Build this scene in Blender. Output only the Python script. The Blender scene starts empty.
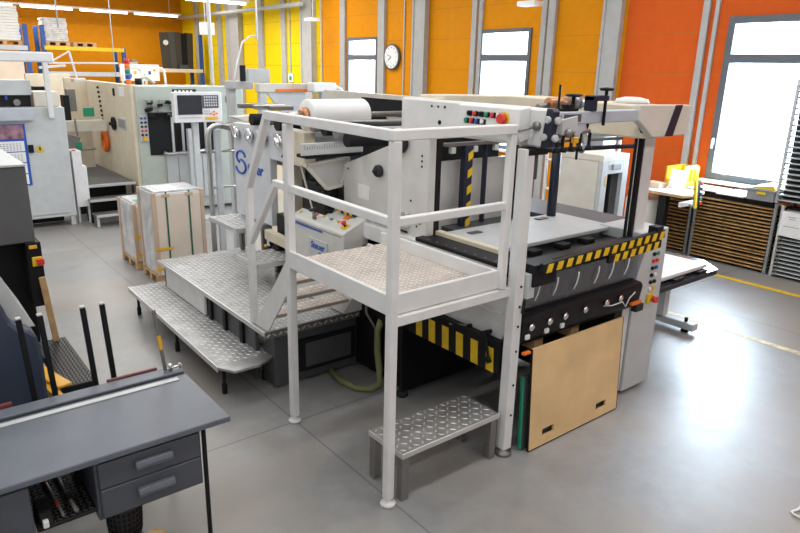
import bpy, bmesh, math, random
from mathutils import Vector, Matrix, Euler
random.seed(7)
SC = bpy.context.scene
COL = SC.collection
PI = math.pi

# ------------------------------------------------------------------ materials
def mat(name, col, rough=.5, metal=0., var=.06, scale=6., bump=0., bscale=60., emit=0., alpha=1., spec=.5):
    m = bpy.data.materials.new(name); m.use_nodes = True
    nt = m.node_tree; b = nt.nodes['Principled BSDF']
    b.inputs['Roughness'].default_value = rough; b.inputs['Metallic'].default_value = metal
    b.inputs['Specular IOR Level'].default_value = spec
    tc = nt.nodes.new('ShaderNodeTexCoord')
    nz = nt.nodes.new('ShaderNodeTexNoise'); nz.inputs['Scale'].default_value = scale; nz.inputs['Detail'].default_value = 5
    nt.links.new(tc.outputs['Object'], nz.inputs['Vector'])
    rp = nt.nodes.new('ShaderNodeValToRGB')
    rp.color_ramp.elements[0].position = .3; rp.color_ramp.elements[1].position = .7
    rp.color_ramp.elements[0].color = tuple(max(0, c*(1-var)) for c in col)+(1,)
    rp.color_ramp.elements[1].color = tuple(min(1, c*(1+var)) for c in col)+(1,)
    nt.links.new(nz.outputs['Fac'], rp.inputs['Fac']); nt.links.new(rp.outputs['Color'], b.inputs['Base Color'])
    if bump:
        n2 = nt.nodes.new('ShaderNodeTexNoise'); n2.inputs['Scale'].default_value = bscale
        nt.links.new(tc.outputs['Object'], n2.inputs['Vector'])
        bp = nt.nodes.new('ShaderNodeBump'); bp.inputs['Strength'].default_value = bump; bp.inputs['Distance'].default_value = .01
        nt.links.new(n2.outputs['Fac'], bp.inputs['Height']); nt.links.new(bp.outputs['Normal'], b.inputs['Normal'])
    if emit:
        nt.links.new(rp.outputs['Color'], b.inputs['Emission Color']); b.inputs['Emission Strength'].default_value = emit
    if alpha < 1: b.inputs['Alpha'].default_value = alpha
    return m

M = {}
M['white'] = mat('white_paint', (.76,.76,.75), .36)
M['white2'] = mat('warm_white_paint', (.70,.66,.58), .4)
M['cream'] = mat('cream_paint', (.72,.64,.49), .42)
M['lgrey'] = mat('light_grey_paint', (.55,.57,.57), .42)
M['bgrey'] = mat('blue_grey_paint', (.50,.54,.60), .4)
M['green'] = mat('grey_green_paint', (.47,.52,.46), .42)
M['mgrey'] = mat('mid_grey_paint', (.27,.28,.29), .45)
M['dgrey'] = mat('dark_grey_paint', (.075,.078,.085), .45)
M['desk'] = mat('slate_blue_grey_paint', (.125,.14,.17), .38, var=.12, scale=3)
M['drawer'] = mat('drawer_grey_paint', (.075,.082,.10), .45)
M['black'] = mat('black_paint', (.007,.007,.008), .5, spec=.3)
M['blk2'] = mat('satin_black_metal', (.012,.013,.015), .5, spec=.2)
M['blubk'] = mat('blue_black_paint', (.018,.025,.045), .38, spec=.35)
M['navy'] = mat('dark_blue_plastic', (.045,.06,.095), .32)
M['steel'] = mat('brushed_steel', (.55,.55,.54), .3, .9, scale=30)
M['dsteel'] = mat('dull_steel', (.28,.27,.26), .42, .8, scale=20)
M['chrome'] = mat('chrome', (.8,.8,.8), .12, 1)
M['alu'] = mat('checker_plate_ground', (.40,.40,.40), .42, .5, var=.22, scale=9)
M['alu_t'] = mat('checker_plate_tread', (.70,.70,.69), .36, .5, var=.12, scale=20)
M['alub'] = mat('worn_checker_ground', (.60,.52,.46), .45, .3, var=.15, scale=7)
M['alub_t'] = mat('worn_checker_tread', (.84,.80,.76), .4, .3)
M['aluedge'] = mat('aluminium_edge', (.72,.72,.71), .32, .7)
M['yellow'] = mat('yellow_tape', (.85,.55,.015), .45, var=.12, scale=20)
M['yel2'] = mat('yellow_plastic', (.78,.52,.015), .4)
M['wornyel'] = mat('worn_yellow_line', (.62,.55,.33), .5, var=.35, scale=14)
M['colgrey'] = mat('column_grey', (.43,.43,.42), .5)
M['pgrey'] = mat('pale_panel_grey', (.68,.70,.73), .4)
M['consol'] = mat('console_grey', (.66,.65,.62), .4)
M['hoodg'] = mat('hood_grey', (.115,.115,.122), .45)
M['brnblk'] = mat('brown_black', (.055,.048,.036), .6)
M['red'] = mat('red_plastic', (.72,.04,.03), .35)
M['blue'] = mat('blue_plastic', (.02,.09,.45), .4)
M['rblue'] = mat('blue_rack_steel', (.02,.09,.34), .45)
M['greenp'] = mat('green_plastic', (.02,.28,.16), .4)
M['orange'] = mat('orange_plastic', (.9,.19,.015), .45)
M['wood'] = mat('birch_plywood', (.80,.55,.27), .42, var=.14, scale=2.5)
M['pine'] = mat('pine_wood', (.52,.33,.16), .6, var=.22, scale=9)
M['tray'] = mat('tray_wood_edge', (.46,.27,.10), .6, var=.35, scale=12)
M['card'] = mat('cardboard', (.62,.46,.33), .75, var=.1, scale=4)
M['cardl'] = mat('pale_packing_board', (.78,.66,.54), .75, var=.07, scale=3)
M['paper'] = mat('white_paper', (.83,.83,.82), .6, var=.03)
M['wrap'] = mat('stretch_film', (.66,.66,.67), .22, var=.2, scale=7, bump=.5, bscale=14)
M['strap'] = mat('green_strap', (.03,.14,.07), .4)
M['copper'] = mat('copper', (.6,.28,.14), .35, .7)
M['rubber'] = mat('black_rubber', (.02,.02,.02), .7)
M['hose'] = mat('olive_hose', (.22,.23,.10), .5)
M['screen'] = mat('dark_screen', (.03,.035,.045), .18)
M['wall_o'] = mat('orange_wall_panel', (.72,.265,.002), .6, spec=.12, var=.04)
M['wall_r'] = mat('red_orange_wall_panel', (.66,.108,.014), .6, spec=.12, var=.04)
M['wall_y'] = mat('yellow_wall_panel', (.82,.58,.003), .6, spec=.12, var=.04)
M['wall_b'] = mat('ochre_wall_panel', (.56,.21,.002), .6, spec=.12, var=.05)
M['seam'] = mat('panel_seam', (.45,.19,.01), .7)
M['inwall'] = mat('pale_wall', (.72,.72,.72), .8)
M['ceil'] = mat('pale_ceiling', (.78,.78,.78), .8)
M['wframe'] = mat('anthracite_frame', (.11,.125,.14), .45)
M['tube'] = mat('lit_tube', (1,1,1), .4, emit=6., var=0)
M['amber'] = mat('amber_plastic', (.85,.45,.03), .35)
M['skin_pic'] = mat('sunset_print', (.32,.17,.22), .5, var=.7, scale=7)
M['maroon'] = mat('dark_red_paint', (.16,.03,.03), .5)
M['concr'] = mat('exterior_ground', (.5,.5,.5), .9)

def glass_mat(name, tint, amount, rough=.05):
    m = bpy.data.materials.new(name); m.use_nodes = True; nt = m.node_tree; nt.nodes.clear()
    out = nt.nodes.new('ShaderNodeOutputMaterial'); mix = nt.nodes.new('ShaderNodeMixShader')
    tr = nt.nodes.new('ShaderNodeBsdfTransparent'); tr.inputs['Color'].default_value = tint+(1,)
    gl = nt.nodes.new('ShaderNodeBsdfGlossy'); gl.inputs['Roughness'].default_value = rough; gl.inputs['Color'].default_value = (.9,.92,.95,1)
    lw = nt.nodes.new('ShaderNodeLayerWeight'); lw.inputs['Blend'].default_value = .5
    fr = nt.nodes.new('ShaderNodeMath'); fr.operation = 'POWER'; fr.inputs[1].default_value = 5.
    nt.links.new(lw.outputs['Facing'], fr.inputs[0])
    nz = nt.nodes.new('ShaderNodeTexNoise'); nz.inputs['Scale'].default_value = 5
    mr = nt.nodes.new('ShaderNodeMapRange'); mr.inputs['To Min'].default_value = amount*.85; mr.inputs['To Max'].default_value = amount*1.15
    ad = nt.nodes.new('ShaderNodeMath'); ad.operation = 'ADD'; ad.use_clamp = True
    nt.links.new(nz.outputs['Fac'], mr.inputs['Value']); nt.links.new(mr.outputs['Result'], ad.inputs[0]); nt.links.new(fr.outputs[0], ad.inputs[1])
    nt.links.new(ad.outputs[0], mix.inputs['Fac']); nt.links.new(tr.outputs[0], mix.inputs[1]); nt.links.new(gl.outputs[0], mix.inputs[2])
    nt.links.new(mix.outputs[0], out.inputs['Surface'])
    return m
M['glass'] = glass_mat('window_glass', (.97,.99,1.), .02)
M['perspex'] = glass_mat('smoky_acrylic', (.60,.64,.68), .10, .15)
M['frost'] = mat('frosted_plastic', (.74,.75,.75), .3, alpha=.65)
M['clear'] = glass_mat('clear_acrylic', (.80,.82,.82), .10, .12)

def floor_mat():
    m = bpy.data.materials.new('sealed_concrete'); m.use_nodes = True; nt = m.node_tree; b = nt.nodes['Principled BSDF']
    L = nt.links.new; N = nt.nodes.new
    tc = N('ShaderNodeTexCoord')
    n1 = N('ShaderNodeTexNoise'); n1.inputs['Scale'].default_value = .55; n1.inputs['Detail'].default_value = 6; n1.inputs['Roughness'].default_value = .6
    n2 = N('ShaderNodeTexNoise'); n2.inputs['Scale'].default_value = 5; n2.inputs['Detail'].default_value = 8; n2.inputs['Roughness'].default_value = .65
    n3 = N('ShaderNodeTexNoise'); n3.inputs['Scale'].default_value = .8; n3.inputs['Detail'].default_value = 2
    for n in (n1,n2): L(tc.outputs['Object'], n.inputs['Vector'])
    mp = N('ShaderNodeMapping'); mp.inputs['Location'].default_value = (3.1,1.7,0); L(tc.outputs['Object'], mp.inputs['Vector']); L(mp.outputs[0], n3.inputs['Vector'])
    r1 = N('ShaderNodeValToRGB'); r1.color_ramp.elements[0].position=.3; r1.color_ramp.elements[1].position=.72
    r1.color_ramp.elements[0].color=(.245,.247,.248,1); r1.color_ramp.elements[1].color=(.375,.377,.378,1)
    L(n1.outputs['Fac'], r1.inputs['Fac'])
    r2 = N('ShaderNodeValToRGB'); r2.color_ramp.elements[0].position=.25; r2.color_ramp.elements[1].position=.75
    r2.color_ramp.elements[0].color=(.82,.82,.82,1); r2.color_ramp.elements[1].color=(1.12,1.12,1.12,1)
    L(n2.outputs['Fac'], r2.inputs['Fac'])
    mu = N('ShaderNodeMix'); mu.data_type='RGBA'; mu.blend_type='MULTIPLY'; mu.inputs['Factor'].default_value=1
    L(r1.outputs['Color'], mu.inputs[6]); L(r2.outputs['Color'], mu.inputs[7])
    # brownish worn patches
    r3 = N('ShaderNodeValToRGB'); r3.color_ramp.elements[0].position=.44; r3.color_ramp.elements[1].position=.64
    r3.color_ramp.elements[0].color=(0,0,0,1); r3.color_ramp.elements[1].color=(.8,.8,.8,1)
    L(n3.outputs['Fac'], r3.inputs['Fac'])
    mx = N('ShaderNodeMix'); mx.data_type='RGBA'; L(r3.outputs['Color'], mx.inputs['Factor']); L(mu.outputs[2], mx.inputs[6]); mx.inputs[7].default_value=(.30,.265,.225,1)
    # saw-cut joints
    sp = N('ShaderNodeSeparateXYZ'); L(tc.outputs['Object'], sp.inputs[0])
    def joint(out, pos, period):
        a = N('ShaderNodeMath'); a.operation='SUBTRACT'; a.inputs[1].default_value = pos-period/2; L(out, a.inputs[0])
        w = N('ShaderNodeMath'); w.operation='FLOORED_MODULO'; w.inputs[1].default_value = period; L(a.outputs[0], w.inputs[0])
        s = N('ShaderNodeMath'); s.operation='SUBTRACT'; s.inputs[1].default_value = period/2; L(w.outputs[0], s.inputs[0])
        ab = N('ShaderNodeMath'); ab.operation='ABSOLUTE'; L(s.outputs[0], ab.inputs[0])
        lt = N('ShaderNodeMath'); lt.operation='LESS_THAN'; lt.inputs[1].default_value=.007; L(ab.outputs[0], lt.inputs[0]); return lt
    j1 = joint(sp.outputs[0], 2.18, 5.2); j2 = joint(sp.outputs[1], 3.95, 6.)
    mxj = N('ShaderNodeMath'); mxj.operation='MAXIMUM'; L(j1.outputs[0], mxj.inputs[0]); L(j2.outputs[0], mxj.inputs[1])
    h = N('ShaderNodeMath'); h.operation='MULTIPLY'; h.inputs[1].default_value=.6; L(mxj.outputs[0], h.inputs[0])
    mj = N('ShaderNodeMix'); mj.data_type='RGBA'; L(h.outputs[0], mj.inputs['Factor']); L(mx.outputs[2], mj.inputs[6]); mj.inputs[7].default_value=(.1,.1,.1,1)
    L(mj.outputs[2], b.inputs['Base Color'])
    rr = N('ShaderNodeMapRange'); rr.inputs['To Min'].default_value=.28; rr.inputs['To Max'].default_value=.48; b.inputs['Specular IOR Level'].default_value=.75; L(n2.outputs['Fac'], rr.inputs['Value']); L(rr.outputs[0], b.inputs['Roughness'])
    bp = N('ShaderNodeBump'); bp.inputs['Strength'].default_value=.06; bp.inputs['Distance'].default_value=.02; L(n2.outputs['Fac'], bp.inputs['Height']); L(bp.outputs[0], b.inputs['Normal'])
    return m
M['floor'] = floor_mat()

# ------------------------------------------------------------------ mesh builder
class MB:
    def __init__(s, mats): s.bm = bmesh.new(); s.mats = [M[k] for k in (mats if isinstance(mats,(list,tuple)) else [mats])]
    def _fin(s, geom_faces, m, smooth=False):
        for f in geom_faces: f.material_index = m; f.smooth = smooth
    def box(s, x0,x1,y0,y1,z0,z1, m=0, bev=.004, mx=None):
        t = bmesh.new(); bmesh.ops.create_cube(t, size=1)
        sx,sy,sz = abs(x1-x0),abs(y1-y0),abs(z1-z0)
        for v in t.verts: v.co = Vector((v.co.x*sx+(x0+x1)/2, v.co.y*sy+(y0+y1)/2, v.co.z*sz+(z0+z1)/2))
        b = min(bev, sx*.3, sy*.3, sz*.3)
        if b > .0008: bmesh.ops.bevel(t, geom=t.edges[:], offset=b, segments=1, affect='EDGES', profile=.5)
        s._merge(t, m, mx); return s
    def _merge(s, t, m, mx=None, smooth=False):
        d = {}
        for v in t.verts:
            co = mx @ v.co if mx is not None else v.co
            d[v] = s.bm.verts.new(co)
        for f in t.faces:
            try: nf = s.bm.faces.new([d[v] for v in f.verts])
            except ValueError: continue
            nf.material_index = m; nf.smooth = smooth or f.smooth
        t.free()
    def obox(s, c, size, rot=(0,0,0), m=0, bev=.004):
        mx = Matrix.Translation(Vector(c)) @ Euler(rot).to_matrix().to_4x4()
        return s.box(-size[0]/2,size[0]/2,-size[1]/2,size[1]/2,-size[2]/2,size[2]/2, m, bev, mx)
    def bar(s, p0, p1, w, h=None, m=0, bev=.004, ext=0):
        h = h or w; p0 = Vector(p0); p1 = Vector(p1); d = p1-p0; L = d.length+2*ext; d.normalize()
        up = Vector((0,0,1)) if abs(d.z) < .95 else Vector((0,1,0))
        x = d.cross(up).normalized(); u = x.cross(d)
        mx = Matrix(((x.x,d.x,u.x,0),(x.y,d.y,u.y,0),(x.z,d.z,u.z,0),(0,0,0,1)))
        mx = Matrix.Translation((p0+p1)/2) @ mx
        return s.box(-w/2,w/2,-L/2,L/2,-h/2,h/2, m, bev, mx)
    def cyl(s, p0, p1, r, n=16, r2=None, m=0, cap=True):
        r2 = r if r2 is None else r2
        p0 = Vector(p0); p1 = Vector(p1); d = (p1-p0).normalized()
        a = d.orthogonal().normalized(); b = d.cross(a)
        A = [s.bm.verts.new(p0+(a*math.cos(2*PI*i/n)+b*math.sin(2*PI*i/n))*r) for i in range(n)]
        B = [s.bm.verts.new(p1+(a*math.cos(2*PI*i/n)+b*math.sin(2*PI*i/n))*r2) for i in range(n)]
        for i in range(n):
            f = s.bm.faces.new((A[i],A[(i+1)%n],B[(i+1)%n],B[i])); f.smooth = n > 8; f.material_index = m
        if cap:
            for q in (A[::-1],B): s.bm.faces.new(q).material_index = m
        return s
    def tube(s, pts, r, n=10, m=0):
        pts = [Vector(p) for p in pts]; rings = []; a = None
        for i,p in enumerate(pts):
            d = ((pts[min(i+1,len(pts)-1)]-pts[max(i-1,0)])).normalized()
            a = d.orthogonal().normalized() if a is None else (a - d*a.dot(d)).normalized()
            b = d.cross(a)
            rings.append([s.bm.verts.new(p+(a*math.cos(2*PI*k/n)+b*math.sin(2*PI*k/n))*r) for k in range(n)])
        for R0,R1 in zip(rings,rings[1:]):
            for k in range(n):
                f = s.bm.faces.new((R0[k],R0[(k+1)%n],R1[(k+1)%n],R1[k])); f.smooth = True; f.material_index = m
        s.bm.faces.new(rings[0][::-1]).material_index = m; s.bm.faces.new(rings[-1]).material_index = m
        return s
    def prism(s, poly, axis, a0, a1, m=0, bev=0):
        def P(u,v,a): return {'x':(a,u,v),'y':(u,a,v),'z':(u,v,a)}[axis]
        t = bmesh.new()
        A = [t.verts.new(P(u,v,a0)) for u,v in poly]; B = [t.verts.new(P(u,v,a1)) for u,v in poly]
        n = len(poly)
        for i in range(n): t.faces.new((A[i],A[(i+1)%n],B[(i+1)%n],B[i]))
        t.faces.new(A[::-1]); t.faces.new(B)
        bmesh.ops.recalc_face_normals(t, faces=t.faces[:])
        if bev: bmesh.ops.bevel(t, geom=t.edges[:], offset=bev, segments=1, affect='EDGES')
        s._merge(t, m); return s
    def lathe(s, prof, c, axis=(0,0,1), n=20, m=0):
        d = Vector(axis).normalized(); a = d.orthogonal().normalized(); b = d.cross(a); c = Vector(c); rings=[]
        for r,h in prof:
            rings.append([s.bm.verts.new(c+d*h+(a*math.cos(2*PI*k/n)+b*math.sin(2*PI*k/n))*max(r,.0004)) for k in range(n)])
        for R0,R1 in zip(rings,rings[1:]):
            for k in range(n):
                f = s.bm.faces.new((R0[k],R0[(k+1)%n],R1[(k+1)%n],R1[k])); f.smooth = True; f.material_index = m
        s.bm.faces.new(rings[0][::-1]).material_index = m; s.bm.faces.new(rings[-1]).material_index = m
        return s
    def ball(s, c, r, m=0, sc=(1,1,1)):
        t = bmesh.new(); bmesh.ops.create_uvsphere(t, u_segments=16, v_segments=10, radius=r)
        for v in t.verts: v.co = Vector((v.co.x*sc[0],v.co.y*sc[1],v.co.z*sc[2]))+Vector(c)
        s._merge(t, m, None, True); return s
    def lozenges(s, x0,x1,y0,y1,z, pitch=.046, m=1, h=.0035):
        nx = max(2,int((x1-x0)/pitch)); ny = max(2,int((y1-y0)/pitch))
        dx=(x1-x0)/nx; dy=(y1-y0)/ny; l=pitch*.44; w=pitch*.15
        for i in range(nx):
            for j in range(ny):
                cx=x0+(i+.5)*dx; cy=y0+(j+.5)*dy; a = PI/4 if (i+j)%2 else -PI/4
                ca,sa=math.cos(a),math.sin(a)
                def q(u,v,zz): return s.bm.verts.new((cx+u*ca-v*sa, cy+u*sa+v*ca, zz))
                A=q(-l,0,z);B=q(0,-w,z);C_=q(l,0,z);D=q(0,w,z);E_=q(-l*.55,0,z+h);F=q(l*.55,0,z+h)
                for f in ((A,B,E_),(B,F,E_),(B,C_,F),(C_,D,F),(D,E_,F),(D,A,E_)): s.bm.faces.new(f).material_index=m
        return s
    def build(s, name, parent=None, local=False, kind=None):
        me = bpy.data.meshes.new(name)
        if parent is not None and not local:
            L = wloc(parent)
            for v in s.bm.verts: v.co -= L
        bmesh.ops.recalc_face_normals(s.bm, faces=s.bm.faces[:])
        s.bm.to_mesh(me); s.bm.free()
        for m in s.mats: me.materials.append(m)
        o = bpy.data.objects.new(name, me); COL.objects.link(o)
        if parent is not None: o.parent = parent
        if kind: o['kind'] = kind
        return o

def wloc(o):
    L = Vector((0,0,0))
    while o is not None: L += o.location; o = o.parent
    return L
def tag(o, label, cat, group=None):
    o['label'] = label; o['category'] = cat
    if group: o['group'] = group
    return o
def thing(name, label, cat, loc=(0,0,0), rz=0, group=None):
    o = bpy.data.objects.new(name, None); o.empty_display_size = .1; COL.objects.link(o)
    o.location = loc; o.rotation_euler = (0,0,rz); return tag(o, label, cat, group)
def solo(mb, name, label, cat, group=None): return tag(mb.build(name), label, cat, group)
def dup(root, loc, label=None, rz=None):
    r = root.copy(); COL.objects.link(r); r.location = loc
    if rz is not None: r.rotation_euler = (0,0,rz)
    if label: r['label'] = label
    for ch in list(root.children):
        c = ch.copy(); COL.objects.link(c); c.parent = r
        for g in list(ch.children):
            d = g.copy(); COL.objects.link(d); d.parent = c
    return r
def B(m, *a, **k): return MB(m).box(*a, **k)
def text(body, size, loc, xdir, ydir, name, m, parent, extrude=.002, shear=0., bold=0.):
    cu = bpy.data.curves.new('t','FONT'); cu.body = body; cu.size = size; cu.extrude = extrude; cu.shear = shear; cu.offset = bold
    t = bpy.data.objects.new('t', cu); COL.objects.link(t)
    bpy.context.view_layer.update()
    me = bpy.data.meshes.new_from_object(t.evaluated_get(bpy.context.evaluated_depsgraph_get()))
    bpy.data.objects.remove(t); bpy.data.curves.remove(cu)
    x = Vector(xdir).normalized(); y = Vector(ydir).normalized(); z = x.cross(y)
    mx = Matrix(((x.x,y.x,z.x,0),(x.y,y.y,z.y,0),(x.z,y.z,z.z,0),(0,0,0,1)))
    me.transform(Matrix.Translation(Vector(loc)-(wloc(parent) if parent else Vector()))@mx)
    me.materials.clear(); me.materials.append(M[m])
    o = bpy.data.objects.new(name, me); COL.objects.link(o); o.parent = parent
    return o

# ================================================================== THE SETTING
S = 'structure'
MB('floor').box(-3.5,10.0,-4,26.3,-.12,0,bev=0).build('floor', kind=S)
MB('ceil').box(-3.7,10.2,-4.2,26.5,5.2,5.3,bev=0).build('ceiling', kind=S)
WINS = [(2.75,4.97,1.10,3.44),(8.68,10.02,1.10,3.40),(13.55,14.85,1.10,3.34)]
def wall_piece(mb, y0, y1, z0, z1):
    # colour zones of the panelled wall
    for a,b,m in ((-4,6.68,0),(6.68,16.2,1),(16.2,26.3,2)):
        p,q = max(a,y0),min(b,y1)
        if q > p: mb.box(10.0,10.2,p,q,z0,z1,m=m,bev=0)
w = MB(['wall_r','wall_o','wall_y'])
ys = -4
for (a,b,c,d) in WINS:
    wall_piece(w, ys, a, 0, 5.2); wall_piece(w, a, b, 0, c); wall_piece(w, a, b, d, 5.2); ys = b
wall_piece(w, ys, 26.3, 0, 5.2)
w.build('wall_right', kind=S)
sm = MB(['seam'])
for z in (1.42,2.04,2.62,3.24,3.86):
    ys = -4
    for (a,b,c,d) in WINS:
        sm.box(9.997,10.0,ys,a if c-.02<z<d+.02 else b,z-.004,z+.004,bev=0); ys = b
        
    sm.box(9.997,10.0,ys,26.3,z-.004,z+.004,bev=0)
sm.build('trim_1', kind=S)
MB('wall_b').box(-3.7,10.2,26.3,26.5,0,5.2,bev=0).build('wall_left', kind=S)
MB('inwall').box(-3.7,-3.5,-4,26.3,0,5.2,bev=0).build('wall_back', kind=S)
MB('inwall').box(-3.7,10.2,-4.2,-4,0,5.2,bev=0).build('wall_front', kind=S)
for i,(a,b,c,d) in enumerate(WINS):
    f = MB('wframe'); t=.10 if i==0 else .07
    f.box(9.96,10.12,a,a+t,c,d); f.box(9.96,10.12,b-t,b,c,d); f.box(9.96,10.12,a+t,b-t,c,c+t); f.box(9.96,10.12,a+t,b-t,d-t,d)
    zt = 2.86; f.box(9.96,10.12,a+t,b-t,zt-.06,zt+.06)
    wo = f.build(f'window_{i+1}', kind=S)
    MB('glass').box(10.03,10.045,a+t,b-t,c+t,zt-.06,bev=0).build('window_pane', wo)
    MB('glass').box(10.03,10.045,a+t,b-t,zt+.06,d-t,bev=0).build('window_pane', wo)
    MB('paper').box(9.86,10.0,a-.05,b+.05,c-.05,c,bev=.003).build('window_sill', wo)
    if i==0:
        h = MB('paper'); h.box(9.94,9.96,b-.07,b-.03,1.62,1.72); h.box(9.91,9.94,b-.065,b-.04,1.56,1.70); h.build('window_handle', wo)
# steel columns and cable trays on the wall
k = 2
def column(y0,y1,depth,m='colgrey',rib=False):
    global k
    c = MB(m); c.box(10-depth,9.996,y0,y1,0,5.19)
    if depth > .1: c.box(10-depth-.02,10-depth,y0-.02,y0+.03,0,5.19); c.box(10-depth-.02,10-depth,y1-.03,y1+.02,0,5.19)
    if rib:
        for q in range(60): c.box(10-depth-.012,10-depth,y0+.01,y1-.01,q*.086,q*.086+.03,bev=0)
    c.build(f'trim_{k}', kind=S); k += 1
for y0,y1,d,r in ((6.74,7.06,.12,0),(5.28,5.38,.06,0),(5.14,5.20,.05,0),(8.12,8.28,.08,0),(8.34,8.46,.05,1),(9.98,10.08,.05,1),(10.14,10.28,.06,0),
                  (11.66,12.06,.14,0),(12.12,12.2,.05,1),(12.5,12.54,.03,0),(13.22,13.36,.08,0),(13.40,13.52,.05,0),(14.93,15.16,.06,1),(16.1,16.16,.03,0),(16.42,16.98,.16,0),
                  (18.08,18.34,.06,1),(17.84,17.9,.03,0),(19.5,19.82,.08,1),(21.0,21.74,.16,0),(22.0,22.25,.04,0),(22.6,22.95,.05,1),(24.6,24.9,.08,0)):
    column(y0,y1,d,rib=bool(r))
# painted floor lines
for (a,b,c,d) in ((8.70,8.80,-2,4.15),(6.79,6.88,-2,3.72)):
    MB('yellow' if a>8 else 'wornyel').box(a,b,c,d,.0003,.0018,bev=0).build(f'trim_{k}', kind=S); k += 1
# hanging service pipe near the ceiling
MB('lgrey').tube([(9.65,16.6,4.23),(9.65,26.29,4.23)],.06).build(f'trim_{k}', kind=S); k += 1
MB('lgrey').box(-3.4,9.9,16.9,17.15,4.62,4.9).build(f'trim_{k}', kind=S); k += 1

# ================================================================== SERVICE PLATFORM
P = thing('service_platform','white steel service platform with handrails, steep stair and raised checker plate deck','platform',(2.6,3.4,0))
WH='white'
def post(x,y,z1,w=.058,foot=True,z0=.05):
    p = MB(WH).box(x-w/2,x+w/2,y-w/2,y+w/2,z0,z1,bev=.006).build('post', P)
    if foot: MB(['white','dsteel']).lathe([(.045,0),(.05,.012),(.045,.022),(.02,.03),(.02,.055)],(x,y,0.001),m=0).build('levelling_foot', p)
    return p
post(2.14,2.735,2.24,.056); post(2.175,3.955,2.235)
MB(WH).box(3.01,3.06,2.71,2.76,1.25,2.24,bev=.006).build('rail_post', P)
MB(WH).box(2.104,3.06,2.707,2.763,2.24,2.298,bev=.006).build('top_rail', P)
MB(WH).bar((2.133,2.76,2.267),(2.19,4.29,2.269),.056,.058).build('top_rail', P)
MB(WH).box(2.16,3.02,2.715,2.755,1.775,1.825,bev=.006).build('mid_rail', P)
MB(WH).bar((2.14,2.765,1.80),(2.19,4.19,1.80),.045,.05).build('mid_rail', P)
# stair handrail: post, knee and diagonal braces
sh = MB(WH); sh.box(2.21,2.26,4.68,4.74,.553,1.70,bev=.006); sh.build('stair_post', P)
MB(WH).bar((2.235,4.71,1.69),(2.19,4.27,2.27),.05,.055,ext=.015).build('stair_rail', P)
MB(WH).bar((2.235,4.70,1.25),(2.19,4.17,1.80),.045,.05,ext=.012).build('stair_rail', P)
# deck
d = MB(['alub','alub_t']); d.box(2.17,3.0,2.77,3.99,1.26,1.28,bev=0); d.lozenges(2.18,2.99,2.78,3.98,1.28,.04); d.build('deck_plate', P)
MB(WH).box(2.145,2.17,2.765,3.925,1.24,1.365).build('kick_plate', P)
MB(WH).box(2.165,3.08,2.745,2.77,1.25,1.375).build('kick_plate', P)
MB(WH).box(3.0,3.03,2.77,4.0,1.26,1.37).build('kick_plate', P)
MB(WH).box(2.165,3.12,2.72,2.77,1.185,1.245).build('cross_beam', P)
MB(WH).box(2.15,3.0,3.93,3.99,1.20,1.258).build('cross_beam', P)
# stair
def stringer(x):
    return MB(WH).prism([(4.66,.562),(4.44,.562),(3.99,1.12),(3.99,1.27),(4.08,1.27)],'x',x-.006,x+.006)
stringer(2.225).build('stringer', P); stringer(2.94).build('stringer', P)
for (y,z) in ((4.42,.73),(4.27,.91),(4.12,1.09)):
    t = MB(['alub','alub_t']); t.box(2.235,2.93,y-.085,y+.085,z-.028,z,bev=.003); t.lozenges(2.245,2.92,y-.08,y+.08,z,.046); t.build('tread', P)

# ================================================================== WALKWAY
W = thing('walkway_deck','low raised walkway of aluminium checker plate with white front panel and dark skirt','walkway',(2.7,5.6,0))
d = MB(['alu','alu_t']); d.box(2.205,3.3,4.47,6.95,.528,.55,bev=.003); d.lozenges(2.215,3.29,4.48,6.94,.55,.046); d.build('deck_plate', W)
MB('aluedge').box(2.19,2.205,4.45,6.95,.515,.556,bev=.003).build('edge_trim', W)
sr = MB(['dsteel','alu_t']); sr.box(2.195,3.3,4.45,4.47,.49,.553,bev=.002)
for q in range(20): sr.obox((2.225+q*.054,4.446,.52),(.035,.01,.012),(0,.6 if q%2 else -.6,0),m=1,bev=0)
sr.build('front_lip', W)
MB('dgrey').box(2.24,2.27,4.72,6.9,.02,.52).build('skirt', W)
MB('dgrey').box(2.30,3.28,6.86,6.9,.02,.52).build('skirt', W)
MB('white').box(2.205,2.232,5.72,6.75,.30,.515).build('front_panel', W)
for q in (5.62,5.3,4.95): MB('black').box(2.215,2.24,q-.03,q+.03,.02,.52).build('support_post', W)
c = thing('base_cabinet','dark grey machine base cabinet with inset door below the walkway end','cabinet',(2.8,4.55,0))
MB('dgrey').box(2.30,3.27,4.50,4.70,.02,.485).build('body', c)
dr = MB(['blk2','dgrey']); dr.box(2.52,3.1,4.475,4.50,.10,.40,m=0,bev=.012); dr.box(2.58,3.04,4.468,4.475,.14,.36,m=1,bev=.004); dr.build('door', c)
for z in (.12,.38): MB('black').cyl((2.45,4.49,z-.04),(2.45,4.49,z+.04),.012).build('hinge', c)
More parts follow.
